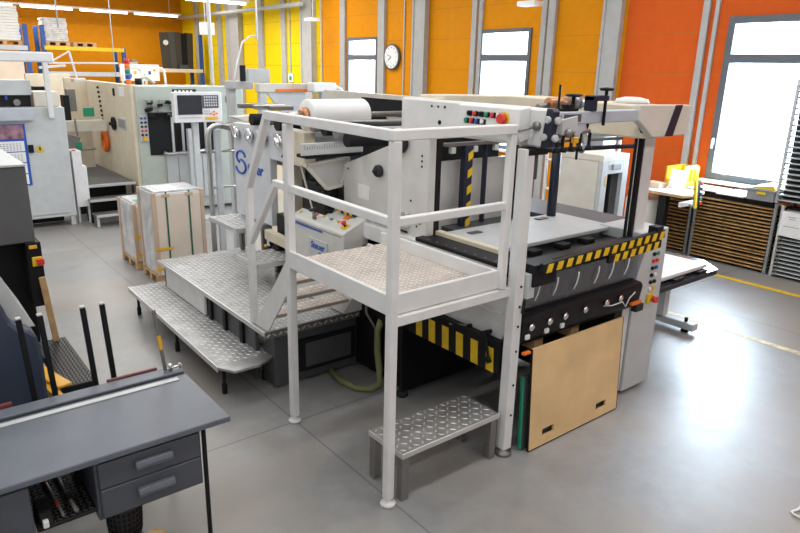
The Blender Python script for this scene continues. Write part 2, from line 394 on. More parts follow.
# small landings
def landing(x0,x1,y0,y1,z,label):
    t = thing('step_plate',label,'step plate',((x0+x1)/2,(y0+y1)/2,.55),group=None)
    d = MB(['alu','alu_t']); d.box(x0,x1,y0,y1,z-.02,z,bev=.003); d.lozenges(x0+.01,x1-.01,y0+.01,y1-.01,z,.055); d.build('plate', t)
    MB('aluedge').box(x0,x1,y0-.012,y0,z-.05,z+.003).build('edge_trim', t)
    MB('aluedge').box(x0-.012,x0,y0,y1,z-.05,z+.003).build('edge_trim', t)
    for yy in (y0+.06,y1-.1): MB('dsteel').box(x1-.08,x1-.03,yy,yy+.05,.551,z-.02).build('leg', t)
    return t
landing(2.66,3.12,5.49,5.93,.79,'small checker plate step standing on the walkway beside the stair')
landing(2.80,3.20,6.22,6.93,.97,'higher checker plate landing in front of the blue lettered panel')

# bench step along the walkway
Bn = thing('step_bench','long low aluminium checker plate step on black legs along the walkway','step bench',(2.1,5.7,0))
d = MB(['alu','alu_t']); poly=[(1.85,4.60),(1.93,4.46),(2.15,4.46),(2.38,4.58),(2.38,7.0),(1.88,7.0)]
d.prism(poly,'z',.268,.288); d.lozenges(1.90,2.36,4.62,6.99,.288,.046); d.build('plate', Bn)
MB('aluedge').prism([(1.85,4.60),(1.845,4.60),(1.873,7.0),(1.88,7.0)],'z',.245,.29).build('edge_trim', Bn)
for x,y in ((1.93,6.87),(1.92,5.72),(1.93,4.68),(2.31,4.72),(2.32,5.72),(2.32,6.87)):
    MB(['blk2']).lathe([(.018,.001),(.022,.01),(.022,.08),(.014,.1),(.014,.268)],(x,y,0)).build('leg', Bn)

# step stool in front
St = thing('step_stool','small checker plate step stool on square steel legs at the platform post','step stool',(2.64,2.88,0))
d = MB(['alu','alu_t']); d.box(2.22,3.07,2.70,3.05,.325,.345,bev=.003); d.lozenges(2.225,3.065,2.705,3.045,.345,.05); d.build('plate', St)
e_ = MB('aluedge'); e_.box(2.215,3.075,2.694,2.70,.31,.347); e_.box(2.214,2.22,2.70,3.05,.31,.347); e_.build('edge_trim', St)
for x,y in ((2.25,2.73),(3.03,2.73),(2.25,3.02),(3.03,3.02)): MB('dsteel').box(x-.028,x+.028,y-.028,y+.028,.002,.325).build('leg', St)

# ================================================================== MAIN PRESS
R = thing('stamping_press','large white foil stamping press with open delivery bay, button panel and striped guard','press',(3.9,4.6,0))
def bolt(mb, p, ax, r=.012, l=.012, m=0): mb.cyl(p, Vector(p)+Vector(ax)*l, r, 10, m=m)
# black machine base
MB('black').box(3.12,4.5,3.80,5.95,.04,1.15).build('base', R)
MB('black').box(3.06,4.64,3.77,3.80,.05,.85).build('base_panel', R)
MB(['rubber']).lathe([(.05,.001),(.05,.03),(.03,.05)],(3.10,3.80,0)).build('foot', R)
v = MB(['blk2','dsteel','yellow']); v.cyl((3.05,4.05,.62),(3.13,4.05,.62),.05,14); v.box(3.08,3.13,4.1,4.3,.35,.5,m=0); v.box(3.1,3.13,3.9,4.0,.72,.8,m=1); v.tube([(3.08,4.3,.8),(3.05,4.25,.6),(3.08,4.1,.45)],.012,8,m=1); v.box(3.095,3.12,3.92,3.99,.45,.5,m=2); v.build('valve_block', R)
# near side frame
ns = MB('white'); ns.prism([(2.64,2.155),(2.61,2.39),(4.03,2.395),(4.03,2.155)],'x',3.2,3.30,bev=.012)
for y in (3.55,3.60,3.65): bolt(ns,(3.2,y,2.355),(-1,0,0),.008,.004)
ns.build('side_beam', R)
for y,z,q in ((3.53,2.35,.009),(3.60,2.35,.009),(3.67,2.35,.009),(3.58,2.24,.016)):
    hb = MB('blk2'); bolt(hb,(3.201,y,z),(-1,0,0),q,.006); hb.build('screw_cap', R)
# dark end cap with four knobs
ec = MB('blubk').prism([(2.585,2.165),(2.56,2.375),(2.575,2.394),(2.615,2.394),(2.645,2.155),(2.60,2.155)],'x',3.194,3.255,bev=.004).build('end_cap', R)
for (x,z) in ((3.232,2.325),(3.232,2.22)):
    MB(['lgrey']).lathe([(.018,0),(.023,.012),(.023,.026),(.018,.032)],(x,2.572 if z>2.3 else 2.582,z),(0,-1,0),14).build('knob', ec)
for z in (2.33,2.225): MB(['lgrey']).lathe([(.018,0),(.022,.01),(.022,.022),(.018,.028)],(3.195,2.59 if z>2.3 else 2.61,z),(-1,0,0),14).build('knob', ec)
lv = MB(['dsteel']); lv.cyl((3.20,2.68,2.285),(3.06,2.72,2.255),.008); lv.lathe([(.028,0),(.028,.02),(.015,.03)],(3.20,2.68,2.285),(-1,0,0),14); lv.build('clamp_lever', R)
# tilted button panel on the beam
bp_ = MB('white'); bp_.prism([(3.085,2.23),(3.10,2.385),(3.2,2.40),(3.2,2.20),(3.12,2.18)],'y',2.74,3.29,bev=.006); bpo = bp_.build('button_panel', R)
cols = ['black','red','blk2','greenp','red','paper']
for i in range(6):
    y = 3.165-.053*i; mb = MB([cols[i],'black']); mb.obox((3.092,y,2.335),(.014,.042,.034),(0,.1,0),m=1); mb.obox((3.083,y+.004,2.337),(.02,.026,.026),(0,.1,0)); mb.build('push_button', bpo)
for i,cn in enumerate(('greenp','red','blue','paper')):
    y = 3.185-.05*i; mb = MB([cn,'black']); mb.obox((3.087,y,2.288),(.014,.04,.034),(0,.1,0),m=1); mb.obox((3.078,y+.004,2.29),(.02,.026,.026),(0,.1,0)); mb.build('push_button', bpo)
mb = MB(['yel2','red']); mb.cyl((3.096,2.86,2.318),(3.085,2.86,2.318),.042,20); mb.cyl((3.087,2.86,2.318),(3.05,2.86,2.32),.03,18,m=1); mb.build('emergency_stop', bpo)
# sloped side panel and handwheels
sp_ = MB('consol'); sp_.prism([(3.68,1.385),(3.68,2.155),(4.12,2.155),(4.16,2.02),(4.82,1.79),(4.82,1.30),(4.8,1.25),(3.72,1.25)],'x',3.2,3.27,bev=.004); sp_.build('side_panel', R)
MB('paper').box(3.195,3.2,4.43,4.60,1.53,1.65).build('data_plate', R)
def handwheel(y,z,r,par,x=3.2):
    h = MB('rubber'); h.lathe([(r*.55,0),(r,.012),(r,.035),(r*.8,.05),(r*.3,.052)],(x,y,z),(-1,0,0),22); h.cyl((x-.05,y,z),(x-.075,y,z),.016,10); return h.build('handwheel', par)
handwheel(4.0,2.06,.085,R); handwheel(4.28,1.80,.05,R)
for y,z in ((3.76,1.98),(3.76,1.94),(3.76,1.90),(3.76,1.50),(3.76,1.46),(3.8,1.43),(4.0,1.5),(4.75,1.76),(3.88,1.62)):
    hb = MB('blk2'); bolt(hb,(3.201,y,z),(-1,0,0),.009,.005); hb.build('screw_cap', R)
for y in (3.90,3.97,4.05):
    hk = MB('lgrey'); hk.box(3.165,3.2,y-.015,y+.015,1.40,1.52); hk.cyl((3.16,y,1.42),(3.20,y,1.42),.02,12); hk.build('latch', R)
# lower side covers and guide rail
MB('white').box(3.13,3.2,2.84,4.78,1.22,1.345).build('lower_cover', R)
rl = MB(['black','dsteel']); rl.box(3.12,3.30,2.80,3.72,1.345,1.375,m=0)
for q in range(8): rl.cyl((3.15,2.9+q*.1,1.375),(3.15,2.9+q*.1,1.379),.008,8,m=1)
rl.build('guide_rail', R)
MB('white').prism([(3.66,.87),(2.84,.775),(2.77,.89),(2.77,1.22),(3.66,1.22)],'x',3.15,3.19,bev=.004).build('lower_side_cover', R)
MB('white').box(3.135,3.15,2.80,3.66,1.02,1.035).build('cover_ridge', R)
th = MB(['blk2']); th.cyl((3.15,2.90,.87),(3.10,2.91,.87),.014,12); th.cyl((3.11,2.95,.855),(3.11,2.87,.875),.011,10); th.cyl((3.11,2.91,.865),(3.06,2.83,.71),.010,10); th.cyl((3.06,2.84,.72),(3.055,2.81,.69),.02,10); th.build('tee_handle', R)
th = MB(['blk2','dsteel']); th.cyl((3.15,3.10,.845),(3.12,3.10,.845),.016,12); th.cyl((3.13,3.11,.845),(3.09,3.26,.82),.009,10,m=1); th.build('crank_lever', R)
# hazard striped kick beam along the near side
hz = MB(['black','yellow']); hz.box(3.09,3.18,2.76,3.79,.605,.84,m=0)
for q in range(6):
    y = 3.63-q*.152 if q<6 else 2.80
    t_ = .07 if q<6 else .035
    hz.prism([(y,.61),(y-t_,.61),(y-t_+.01,.785),(y+.01,.785)],'x',3.086,3.0905,m=1)
hz.build('striped_beam', R)
# inner rear wall of the delivery bay
MB(['consol']).box(3.36,4.40,3.99,4.04,1.29,1.88).build('rear_door', R)
MB('black').box(3.29,4.34,4.05,4.10,1.15,2.15).build('rear_panel', R)
MB('black').box(3.275,3.335,3.69,3.76,1.335,2.15).build('guide_column', R)
MB('lgrey').box(3.42,3.50,3.93,4.0,1.99,2.12).build('bracket', R)
rr_ = MB(['dsteel','lgrey','white']); rr_.bar((3.55,3.9,2.03),(4.35,3.9,2.03),.05,.03,m=0)
for q in (3.6,3.85,4.1,4.3): rr_.box(q,q+.05,3.87,3.91,1.96,2.01,m=1)
rr_.bar((3.5,3.85,2.1),(4.3,3.85,2.1),.03,.02,m=0); rr_.build('sensor_rail', R)
sp2 = MB(['blubk','yellow']); sp2.box(3.745,3.835,3.86,3.92,1.30,2.02,m=0)
for q in range(5): sp2.prism([(3.78,1.89-q*.14),(3.832,1.92-q*.14),(3.832,1.985-q*.14),(3.78,1.955-q*.14)],'y',3.856,3.861,m=1)
sp2.build('striped_post', R)
MB('blubk').box(4.02,4.05,3.90,3.94,1.30,2.02).build('slide_rail', R)
MB('lgrey').box(4.40,4.47,3.90,4.0,1.30,2.15).build('frame_column', R)
MB('black').box(4.36,4.39,3.86,3.98,1.30,2.15).build('guide_column', R)
MB('dgrey').box(4.77,5.35,3.16,4.5,1.29,1.335).build('side_table', R)
MB('dgrey').box(4.85,4.95,4.3,4.4,.003,1.29).build('table_leg', R)
MB('blubk').cyl((4.54,3.57,1.33),(4.54,3.57,2.16),.04,18).build('lift_column', R)
MB('dgrey').box(3.62,4.47,3.66,3.98,1.30,1.345).build('bed_plate', R)
# delivery table
MB('black').box(3.22,4.72,2.78,3.70,1.26,1.33).build('table_bed', R)
MB('cream').box(3.30,3.36,3.02,3.70,1.345,1.405).build('side_stop', R)
MB('black').box(3.24,4.70,2.74,2.84,1.27,1.37).build('front_bar', R)
for x in (3.62,3.95,4.25): MB('blk2').box(x-.05,x+.05,2.93,3.02,1.331,1.372).build('sheet_gripper', R)
pl = MB(['lgrey','blk2']); pl.box(3.37,4.70,3.03,3.63,1.372,1.402,m=0); plo = solo(pl,'delivery_board','flat grey metal board lying in the delivery bay of the press','board')
for (x,y) in ((3.46,3.45),(4.3,3.5)): MB('dgrey').box(x,x+.12,y,y+.06,1.4025,1.41).build('rubber_pad', plo)
# front near column of the delivery, to the floor
fc = MB('white').box(3.105,3.185,2.665,2.745,.05,2.15,bev=.006).build('front_column', R)
MB(['dsteel']).lathe([(.06,0.001),(.06,.025),(.025,.035),(.025,.06)],(3.145,2.705,0)).build('levelling_foot', fc)
MB('lgrey').box(3.19,3.26,2.64,2.70,1.17,1.34).build('latch_bracket', fc)
MB('blk2').bar((3.19,2.66,1.16),(3.17,2.65,1.07),.02).build('latch_pin', fc)
for z in (1.26,1.12,.98,.80,.55,.32):
    hb = MB('blk2'); bolt(hb,(3.15,2.665,z),(0,-1,0),.009,.004); hb.build('screw_cap', fc)
MB('blk2').box(3.12,3.30,2.66,2.80,2.11,2.15).build('bearing_plate', R)
MB('dgrey').box(3.20,3.26,2.70,2.80,1.95,2.12).build('bearing_bracket', R)
# far column, console pedestal and guard uprights
MB('white').box(4.62,4.76,2.80,2.90,1.30,2.16,bev=.006).build('far_column', R)
MB('black').bar((4.595,2.82,1.33),(4.595,2.82,2.14),.035).build('guard_upright', R)
MB('black').bar((4.535,2.83,1.33),(4.535,2.83,2.14),.02).build('guard_upright', R)
MB('blk2').box(4.58,4.67,2.58,2.66,1.41,1.49).build('hinge_block', R)
pd = MB('lgrey').box(4.61,5.0,2.72,3.12,.03,1.41,bev=.006).build('control_pedestal', R)
MB('white').box(4.51,4.605,2.74,3.0,.03,.9,bev=.006).build('pedestal_cover', R)
btn = [('blk2','greenp'),('red','red'),('blk2','blue'),('blk2','paper'),('blk2','blk2'),('paper','yel2'),('yel2','blk2')]
for i in range(6):
    z = 1.21-.06*i
    for j in range(2):
        mb = MB([btn[i][j]]); mb.cyl((4.82+.055*j,2.72,z),(4.82+.055*j,2.705,z),.016,12); mb.build('push_button', pd)
mb = MB(['yel2','red']); mb.box(4.79,4.87,2.70,2.72,.79,.87,m=0); mb.cyl((4.85,2.705,.825),(4.85,2.68,.825),.026,16,m=0); mb.cyl((4.85,2.69,.825),(4.85,2.655,.825),.028,18,m=1); mb.build('emergency_stop', pd)
# striped guard bar
gb = MB(['black','yellow']); gb.bar((3.25,2.59,1.385),(4.68,2.59,1.428),.04,.066,m=0)
def patch(x0,z0,w=.055,h=.05,y=2.568,sk=.02): gb.prism([(x0,z0),(x0+w,z0),(x0+w+sk,z0+h),(x0+sk,z0+h)],'y',y-.003,y,m=1)
for q in range(14):
    x = 3.27+q*.102; patch(x, 1.356+(x-3.25)*.030, .053, .056)
gb.build('guard_bar', R)
g2 = MB(['black','yellow']); g2.bar((3.95,2.57,1.340),(4.62,2.57,1.361),.03,.062,m=0)
for q in range(6):
    x = 4.0+q*.102; g2.prism([(x,1.315+(x-3.95)*.030),(x+.053,1.315+(x-3.95)*.030),(x+.070,1.368+(x-3.95)*.030),(x+.017,1.368+(x-3.95)*.030)],'y',2.551,2.554,m=1)
g2.build('guard_bar', R)
MB('blk2').box(3.22,3.45,2.62,2.76,1.25,1.40).build('pivot_block', R)
# acrylic apron and black front beam with knobs
MB('perspex').prism([(2.665,1.30),(2.672,1.30),(2.725,1.035),(2.718,1.035)],'x',3.22,4.60).build('acrylic_apron', R)
for x in (3.34,3.53,3.76,4.0,4.18,4.38):
    s_ = MB('paper'); s_.tube([(x-.012,2.655,1.26),(x-.004,2.662,1.22),(x-.004,2.672,1.17),(x-.018,2.682,1.125)],.005,6); s_.build('apron_reflection', R)  # white tubes standing in for pale reflections on the apron
MB('mgrey').box(3.22,4.60,2.84,2.88,.80,1.26).build('back_guard', R)
fb = MB('blk2').prism([(2.68,.85),(2.66,.99),(2.675,1.02),(2.82,1.035),(2.82,.80),(2.72,.80)],'x',3.20,4.62,bev=.004).build('front_beam', R)
for x in (3.27,3.46,3.63,3.86,4.12,4.30):
    MB(['black','chrome']).lathe([(.012,0),(.012,.012),(.026,.015),(.026,.028),(.012,.032)],(x,2.665,.955),(0,-1,0),14,m=1).build('clamp_knob', fb)
for x in (3.25,3.45,3.62): MB(['paper']).box(x-.02,x+.02,2.65,2.668,.865,.90).build('tag', fb)
cb = MB('paper'); cb.tube([(4.10,2.655,.93),(4.2,2.648,.915),(4.33,2.645,.92),(4.38,2.645,.87),(4.42,2.645,.93),(4.5,2.65,.965)],.005,6); cb.build('cable', fb)
MB(['orange','rubber']).box(4.45,4.58,2.63,2.66,.86,.885).box(4.50,4.60,2.62,2.67,.80,.86,m=1).build('valve_handle', fb)
MB('orange').box(3.20,3.27,2.63,2.66,.765,.785).build('valve_handle', fb)
MB('black').box(4.40,4.505,2.74,3.70,.03,1.02).build('light_block', R)  # added black box, blocks light from the right and darkens the bay
MB('black').box(3.22,4.5,3.3,3.78,.62,.80).build('lift_frame', R)
lw = MB(['yellow','black'])
for q in range(8): lw.obox((3.35+q*.14,2.97,.74),(.05,.01,.05),(0,.6,0),m=0,bev=0)
lw.box(3.24,4.5,2.975,3.0,.68,.80,m=1); lw.build('striped_rail', R)
for x in (3.48,3.90):
    MB('pine').box(x,x+.10,2.78,2.90,.68,.795).build('wooden_block', R)
# far side beam
fbm = MB('cream'); fbm.prism([(2.72,2.15),(2.72,2.385),(4.0,2.40),(5.3,2.36),(5.3,2.12)],'x',4.45,4.80,bev=.01); fbo = fbm.build('side_beam', R)
e2 = MB(['white2','blubk','lgrey']); e2.prism([(4.27,2.29),(4.47,2.165),(4.94,2.165),(4.96,2.39),(4.27,2.40)],'y',2.66,2.72,m=0,bev=.006); e2.prism([(4.63,2.166),(4.73,2.166),(4.82,2.392),(4.73,2.392)],'y',2.652,2.662,m=1); e2.box(4.78,4.93,2.72,2.9,2.17,2.38,m=2); e2.build('end_plate', fbo)
MB('white').lathe([(.13,0),(.12,.03),(.06,.045)],(4.68,3.0,2.39)).build('cover_cap', fbo)
MB('blk2').cyl((4.448,3.2,2.25),(4.44,3.2,2.25),.025,14).build('port', fbo)
# cross arm at the front
ca = MB(['bgrey']).box(3.32,4.36,2.68,2.76,2.285,2.365,bev=.006).build('cross_arm', R)
MB('dgrey').box(3.45,3.62,2.675,2.68,2.30,2.348,bev=0).build('type_plate', ca)
MB('mgrey').box(3.36,3.42,2.675,2.68,2.30,2.345,bev=0).build('type_plate', ca)
MB('blk2').prism([(4.22,2.285),(4.36,2.285),(4.45,2.19),(4.45,2.36),(4.36,2.36)],'y',2.69,2.75).build('gusset', ca)
tk = MB(['blk2','blubk']); tk.cyl((3.85,2.665,2.27),(3.85,2.665,2.50),.011,10); tk.lathe([(.04,0),(.05,.012),(.045,.018),(.012,.022)],(3.85,2.665,2.495),n=14); tk.box(3.72,3.76,2.66,2.74,2.366,2.46,m=1); tk.box(3.72,3.87,2.65,2.74,2.43,2.465,m=1); tk.build('adjusting_screw', ca)
tk = MB(['blk2','blubk']); tk.lathe([(.035,0),(.06,.008),(.055,.016),(.02,.02)],(3.58,2.72,2.455),n=14); tk.cyl((3.58,2.72,2.366),(3.58,2.72,2.455),.013,10); tk.box(3.47,3.62,2.70,2.78,2.366,2.385,m=0); tk.box(3.50,3.56,2.69,2.75,2.385,2.41,m=0); tk.build('adjusting_screw', ca)
MB('blk2').cyl((3.46,2.74,2.36),(3.46,2.74,2.53),.008,8).build('stop_pin', ca)
MB('copper').cyl((3.50,2.86,2.41),(3.70,2.86,2.41),.035,14).build('copper_sleeve', ca)
cy_ = MB(['steel','dsteel']); cy_.cyl((3.70,2.86,2.415),(3.84,2.86,2.41),.045,14); cy_.cyl((3.73,2.86,2.415),(3.745,2.86,2.415),.05,14,m=1); cy_.cyl((3.79,2.86,2.41),(3.805,2.86,2.41),.05,14,m=1); cy_.build('air_cylinder', ca)
MB('dsteel').cyl((3.40,2.86,2.385),(3.52,2.86,2.40),.02,10).build('piston_rod', ca)
# suction head with cups
sh_ = MB(['lgrey','bgrey','dsteel'])
sh_.obox((3.64,2.715,2.265),(.07,.06,.14),(0,.5,0),m=1); sh_.obox((3.50,2.70,2.28),(.16,.07,.10),(0,-.15,0),m=0); sh_.obox((3.70,2.72,2.235),(.05,.05,.16),(0,-.35,0),m=0); sh_.bar((3.40,2.70,2.205),(3.76,2.70,2.235),.022,.022,m=2)
sh_.build('suction_head', ca)
MB('dsteel').ball((3.47,2.65,2.235),.03).build('ball_joint', ca)
MB('blk2').cyl((3.80,2.80,2.265),(3.86,2.86,2.265),.05,16).build('motor_end', ca)
MB('amber').box(3.55,3.60,2.66,2.69,2.165,2.205).build('sensor', ca)
for x in (3.41,3.47,3.56,3.65,3.75):
    c_ = MB(['blk2']); c_.cyl((x,2.69,2.225),(x,2.69,2.135),.012,8); c_.lathe([(.012,0),(.022,-.012),(.022,-.02),(.03,-.035)],(x,2.69,2.145),n=12); c_.build('suction_cup', ca)
rd = MB(['dsteel','blk2']); rd.cyl((3.75,3.0,2.14),(4.60,3.0,2.12),.013,8); rd.cyl((3.75,3.1,2.06),(5.15,3.1,2.03),.018,8,m=1); rd.cyl((3.98,2.95,2.20),(3.98,2.95,2.0),.010,8,m=1); rd.box(3.88,4.1,2.94,2.96,2.135,2.15,m=1); rd.ball((4.03,2.95,2.07),.028,0)
rd.build('spreader_rod', R)

# rear of press: bed, innards, far frame
MB('dsteel').box(3.3,4.35,4.1,6.8,1.60,1.78).build('press_bed', R)
MB('dgrey').box(3.28,4.35,4.1,5.2,1.15,1.6).build('press_body', R)
ff = MB('white2')
ff.prism([(4.9,1.7),(4.9,2.33),(7.0,2.34),(7.0,1.7)],'x',4.36,4.46)
ff.build('far_frame', R)
sl = MB('blk2'); sl.prism([(5.48,2.12),(5.42,2.15),(5.42,2.25),(5.48,2.29),(6.2,2.29),(6.2,2.12)],'x',4.352,4.36); sl.build('frame_slot', R)
for i,(y,z,m_,r_) in enumerate(((4.55,2.06,'blk2',.06),(4.72,2.10,'dsteel',.05),(4.9,2.12,'blk2',.06),(5.1,2.13,'dsteel',.05),(5.75,2.1,'blk2',.07),(6.0,2.12,'dsteel',.05),(6.3,2.1,'blk2',.06))):
    MB(m_).cyl((3.05,y,z-.03),(4.33,y,z-.05),r_,14).build('roller', R)
MB('dgrey').box(3.22,4.35,5.1,6.8,1.78,1.92).build('inner_tray', R)
gp = MB(['lgrey','mgrey']); gp.obox((3.04,4.75,1.945),(.62,.02,.10),(0,0,0),m=0)
for q in range(24): gp.box(2.76+q*.024,2.763+q*.024,4.736,4.741,1.945,1.97 if q%4 else 1.985,m=1,bev=0)
gp.build('gauge_plate', R)
MB('blk2').box(2.80,3.36,4.78,4.95,1.86,1.89).build('gauge_bed', R)
# translucent hopper guard with white frame
hp = MB('frost'); hp.prism([(2.83,1.80),(3.27,1.84),(3.19,1.60),(3.04,1.58)],'y',4.86,4.868); hp.build('hopper_guard', R)
hf = MB('white2'); 
for a,b in (((2.83,1.80),(3.27,1.845)),((2.83,1.80),(3.04,1.58)),((3.04,1.58),(3.2,1.60)),((3.27,1.845),(3.2,1.60))): hf.bar((a[0],4.85,a[1]),(b[0],4.85,b[1]),.03,.03)
hf.build('hopper_frame', R)
st_ = MB(['white2','rubber','dsteel']); st_.bar((2.84,4.95,1.79),(2.97,4.95,1.32),.014,m=0); st_.cyl((2.95,4.95,1.40),(2.955,4.95,1.38),.035,12,m=1); st_.cyl((2.97,4.95,1.30),(2.97,4.95,1.36),.018,10,m=2); st_.build('gas_strut', R)
cc = MB(['black','blk2','copper'])
for q in range(22):
    cc.ball((3.12+random.uniform(-.08,.06),4.86+random.uniform(0,.3),1.34+random.uniform(0,.28)),random.uniform(.015,.035),random.choice((0,0,1)))
cc.box(3.05,3.2,4.9,5.3,1.28,1.6,m=0); cc.build('cable_loom', R)
# lettered panel
lp = MB('pgrey'); lp.prism([(6.02,2.02),(6.86,2.0),(6.86,1.0),(6.02,1.0)],'x',3.10,3.18,bev=.005); lpo = lp.build('lettered_panel', R)
MB('cream').box(3.0,3.12,5.16,5.38,1.74,2.04,bev=.006).build('cream_box', lpo)
MB('pgrey').box(3.10,3.16,5.32,6.015,1.70,2.035,bev=.004).build('panel_extension', lpo)
for y in (6.72,6.40,6.09,5.75):
    kb = MB('chrome'); kb.lathe([(.045,0),(.045,.02),(.068,.025),(.075,.05),(.06,.06),(.02,.062)],(3.10,y,1.90),(-1,0,0),18); kb.bar((3.03,y-.06,1.85),(3.03,y+.06,1.97),.012); kb.build('adjusting_wheel', lpo)
kb = MB(['steel','blk2']); kb.cyl((3.10,5.58,1.86),(3.06,5.58,1.86),.025,12); kb.bar((3.06,5.58,1.86),(3.04,5.66,1.76),.014,m=1); kb.build('lever', lpo)
# logo: circled letter and word
cu = MB('blue')
cu.tube([(3.094,6.68-.105*math.cos(a),1.645+.065*math.sin(a)) for a in [.1+i*PI*1.35/12 for i in range(13)]],.013,8)
cu.tube([(3.094,6.69+.12*math.cos(a),1.54+.075*math.sin(a)) for a in [PI*1.95-i*PI*1.45/12 for i in range(13)]],.013,8)
cu.build('logo_mark', lpo)
text('teuer',.16,(3.096,6.53,1.50),(0,-1,0),(0,0,1),'lettering','blue',lpo,shear=.15,bold=.004)
# cream post, beam and rear base below panel
MB('cream').box(3.12,3.28,5.62,5.80,.78,1.72).build('support_post', R)
MB('dgrey').box(3.30,4.4,5.2,6.1,1.15,1.60).build('rear_body', R)
MB('cream').bar((3.06,6.05,.92),(3.06,5.10,.90),.07,.10).build('base_beam', R)
v = MB(['black','yel2']); 
for q in range(8): v.ball((3.05+random.uniform(0,.08),5.9+random.uniform(-.1,.15),.78+random.uniform(-.05,.08)),.045,0)
v.ball((3.02,6.02,.80),.018,1); v.build('drive_parts', R)

# operator console
K = thing('operator_console','grey operator console with button rows and red stop button behind the platform','console',(3.06,4.86,0))
MB('consol').prism([(2.93,.56),(2.93,1.265),(2.95,1.285),(3.185,1.39),(3.185,.56)],'y',4.42,5.30,bev=.006).build('body', K)
MB('mgrey').box(2.926,2.93,4.46,5.28,1.235,1.243,bev=0).build('seam_strip', K)
MB('blue').box(2.924,2.929,4.75,5.28,1.215,1.23,bev=0).build('blue_strip', K)
kc = ['paper','paper','red','paper','yel2','paper','greenp','paper','orange','blue']
for q in range(10):
    y = 5.12-q*.06; MB([kc[q]]).obox((3.03,y,1.324),(.026,.03,.014),(0,-.42,0)).build('push_button', K)
MB('orange').obox((3.10,4.62,1.355),(.05,.07,.012),(0,-.42,0)).build('push_button', K)
MB('yel2').obox((3.0,5.24,1.31),(.03,.03,.01),(0,-.42,0)).build('push_button', K)
mb = MB(['yel2','red','blk2']); mb.obox((3.0,4.50,1.311),(.07,.07,.012),(0,-.42,0),m=0); mb.cyl((3.0,4.5,1.31),(2.99,4.5,1.34),.010,10,m=2); mb.cyl((2.99,4.5,1.335),(2.983,4.5,1.36),.02,16,m=1); mb.build('emergency_stop', K)
for q,y in enumerate((4.74,4.65,4.57)):
    mb = MB(['blubk','yel2']); mb.cyl((3.14,y+.024,1.405),(3.14,y-.024,1.405),.036,14); mb.cyl((3.095,y,1.40),(3.14,y,1.405),.02,10,m=1); mb.build('cable_plug', K)
ch = MB('blk2'); ch.tube([(3.16,4.52,1.40),(3.17,4.3,1.375),(3.18,4.1,1.37),(3.185,3.9,1.365)],.008,8); ch.tube([(3.16,4.76,1.41),(3.15,4.85,1.41),(3.13,4.95,1.385)],.006,6); ch.build('cable', K)
MB('paper').tube([(3.14,4.85,1.395),(3.13,5.0,1.39),(3.14,5.15,1.39)],.018,8).build('paper_scroll', K)
sg = MB('lgrey').box(2.918,2.93,4.66,4.97,.98,1.14).build('name_plate', K)
text('Steuer',.085,(2.917,4.93,1.055),(0,-1,0),(0,0,1),'lettering','blue',sg,shear=.15,bold=.002)
text('PZ',.05,(2.917,4.80,.995),(0,-1,0),(0,0,1),'lettering','blue',sg,bold=.001)

# foil roll on its shaft
F = thing('foil_roll','big white roll on a shaft across the top of the press','roll',(3.4,5.3,2.2))
ro = MB(['paper']); ro.lathe([(.06,0),(.145,.0),(.15,.006),(.15,.62),(.145,.626),(.06,.626)],(3.11,5.3,2.17),(1,0,0),32); ro.build('paper_web', F)
MB('copper').lathe([(.03,0),(.078,0),(.078,.044),(.03,.044)],(3.065,5.3,2.17),(1,0,0),20).build('core', F)
sf = MB(['dsteel','steel']); sf.cyl((2.76,5.3,2.17),(4.34,5.3,2.17),.028,12); sf.cyl((2.92,5.3,2.17),(3.055,5.3,2.17),.042,14,m=1); sf.build('shaft', F)
for q in range(3):
    mb = MB('steel' if q%2 else 'dsteel'); mb.bar((2.60+q*.11,5.62-q*.08,2.25-q*.008),(2.98+q*.04,5.62-q*.08,2.25-q*.008),.05,.04); mb.build('shaft_support', F)

# boards leaning on the delivery
bd = MB(['wood']); z0,z1=.012,.765
def leaning_board(name,label,x0,x1,y,t,h,tilt,mm,slots=(),cat='board'):
    r = thing(name,label,cat,((x0+x1)/2,y,0))
    b = bmesh.new()
    w=(x1-x0)
    # front face grid with slot holes
    xs=sorted({0,w}|{a for s in slots for a in (s[0],s[1])}); zs=sorted({0,h}|{a for s in slots for a in (s[2],s[3])})
    mb = MB(mm)
    for i in range(len(xs)-1):
        for j in range(len(zs)-1):
            cx=(xs[i]+xs[i+1])/2; cz=(zs[j]+zs[j+1])/2
            if any(s[0]<cx<s[1] and s[2]<cz<s[3] for s in slots): continue
            mb.box(xs[i]-w/2,xs[i+1]-w/2,0,t,zs[j],zs[j+1],bev=0,mx=Matrix.Rotation(-tilt,4,'X'))
    bmesh.ops.remove_doubles(mb.bm, verts=mb.bm.verts[:], dist=1e-5)
    o = mb.build('panel', r, local=True); o.location=(0,0,.012)
    return r
lb = leaning_board('plywood_board','birch plywood board with two slots leaning on the press front',3.30,4.36,2.60,.018,.775,.05,'wood',slots=((.14,.27,.07,.125),(.78,.91,.07,.125)))
e = MB('blk2'); e.box(-.53,.53,-.001,.02,-.012,0); eo = e.build('edge_strip', lb, local=True); eo.location=(0,0,.013)
e = MB('blk2'); e.box(.5301,.54,-.001,.02,0,.775,mx=Matrix.Rotation(-.05,4,'X')); eo = e.build('edge_strip', lb, local=True); eo.location=(0,0,.012)
e = MB('blk2'); e.box(-.54,-.5301,-.001,.02,0,.775,mx=Matrix.Rotation(-.05,4,'X')); eo = e.build('edge_strip', lb, local=True); eo.location=(0,0,.012)
gbd = leaning_board('green_edged_board','dark board with a green edge standing behind the plywood board',3.275,4.34,2.645,.03,.56,.045,'dgrey')
e = MB('greenp'); e.box(-.5475,-.5326,0,.03,0,.56,mx=Matrix.Rotation(-.045,4,'X')); eo = e.build('edge_strip', gbd, local=True); eo.location=(0,0,.012); eo['label']='green edge strip'
e = None
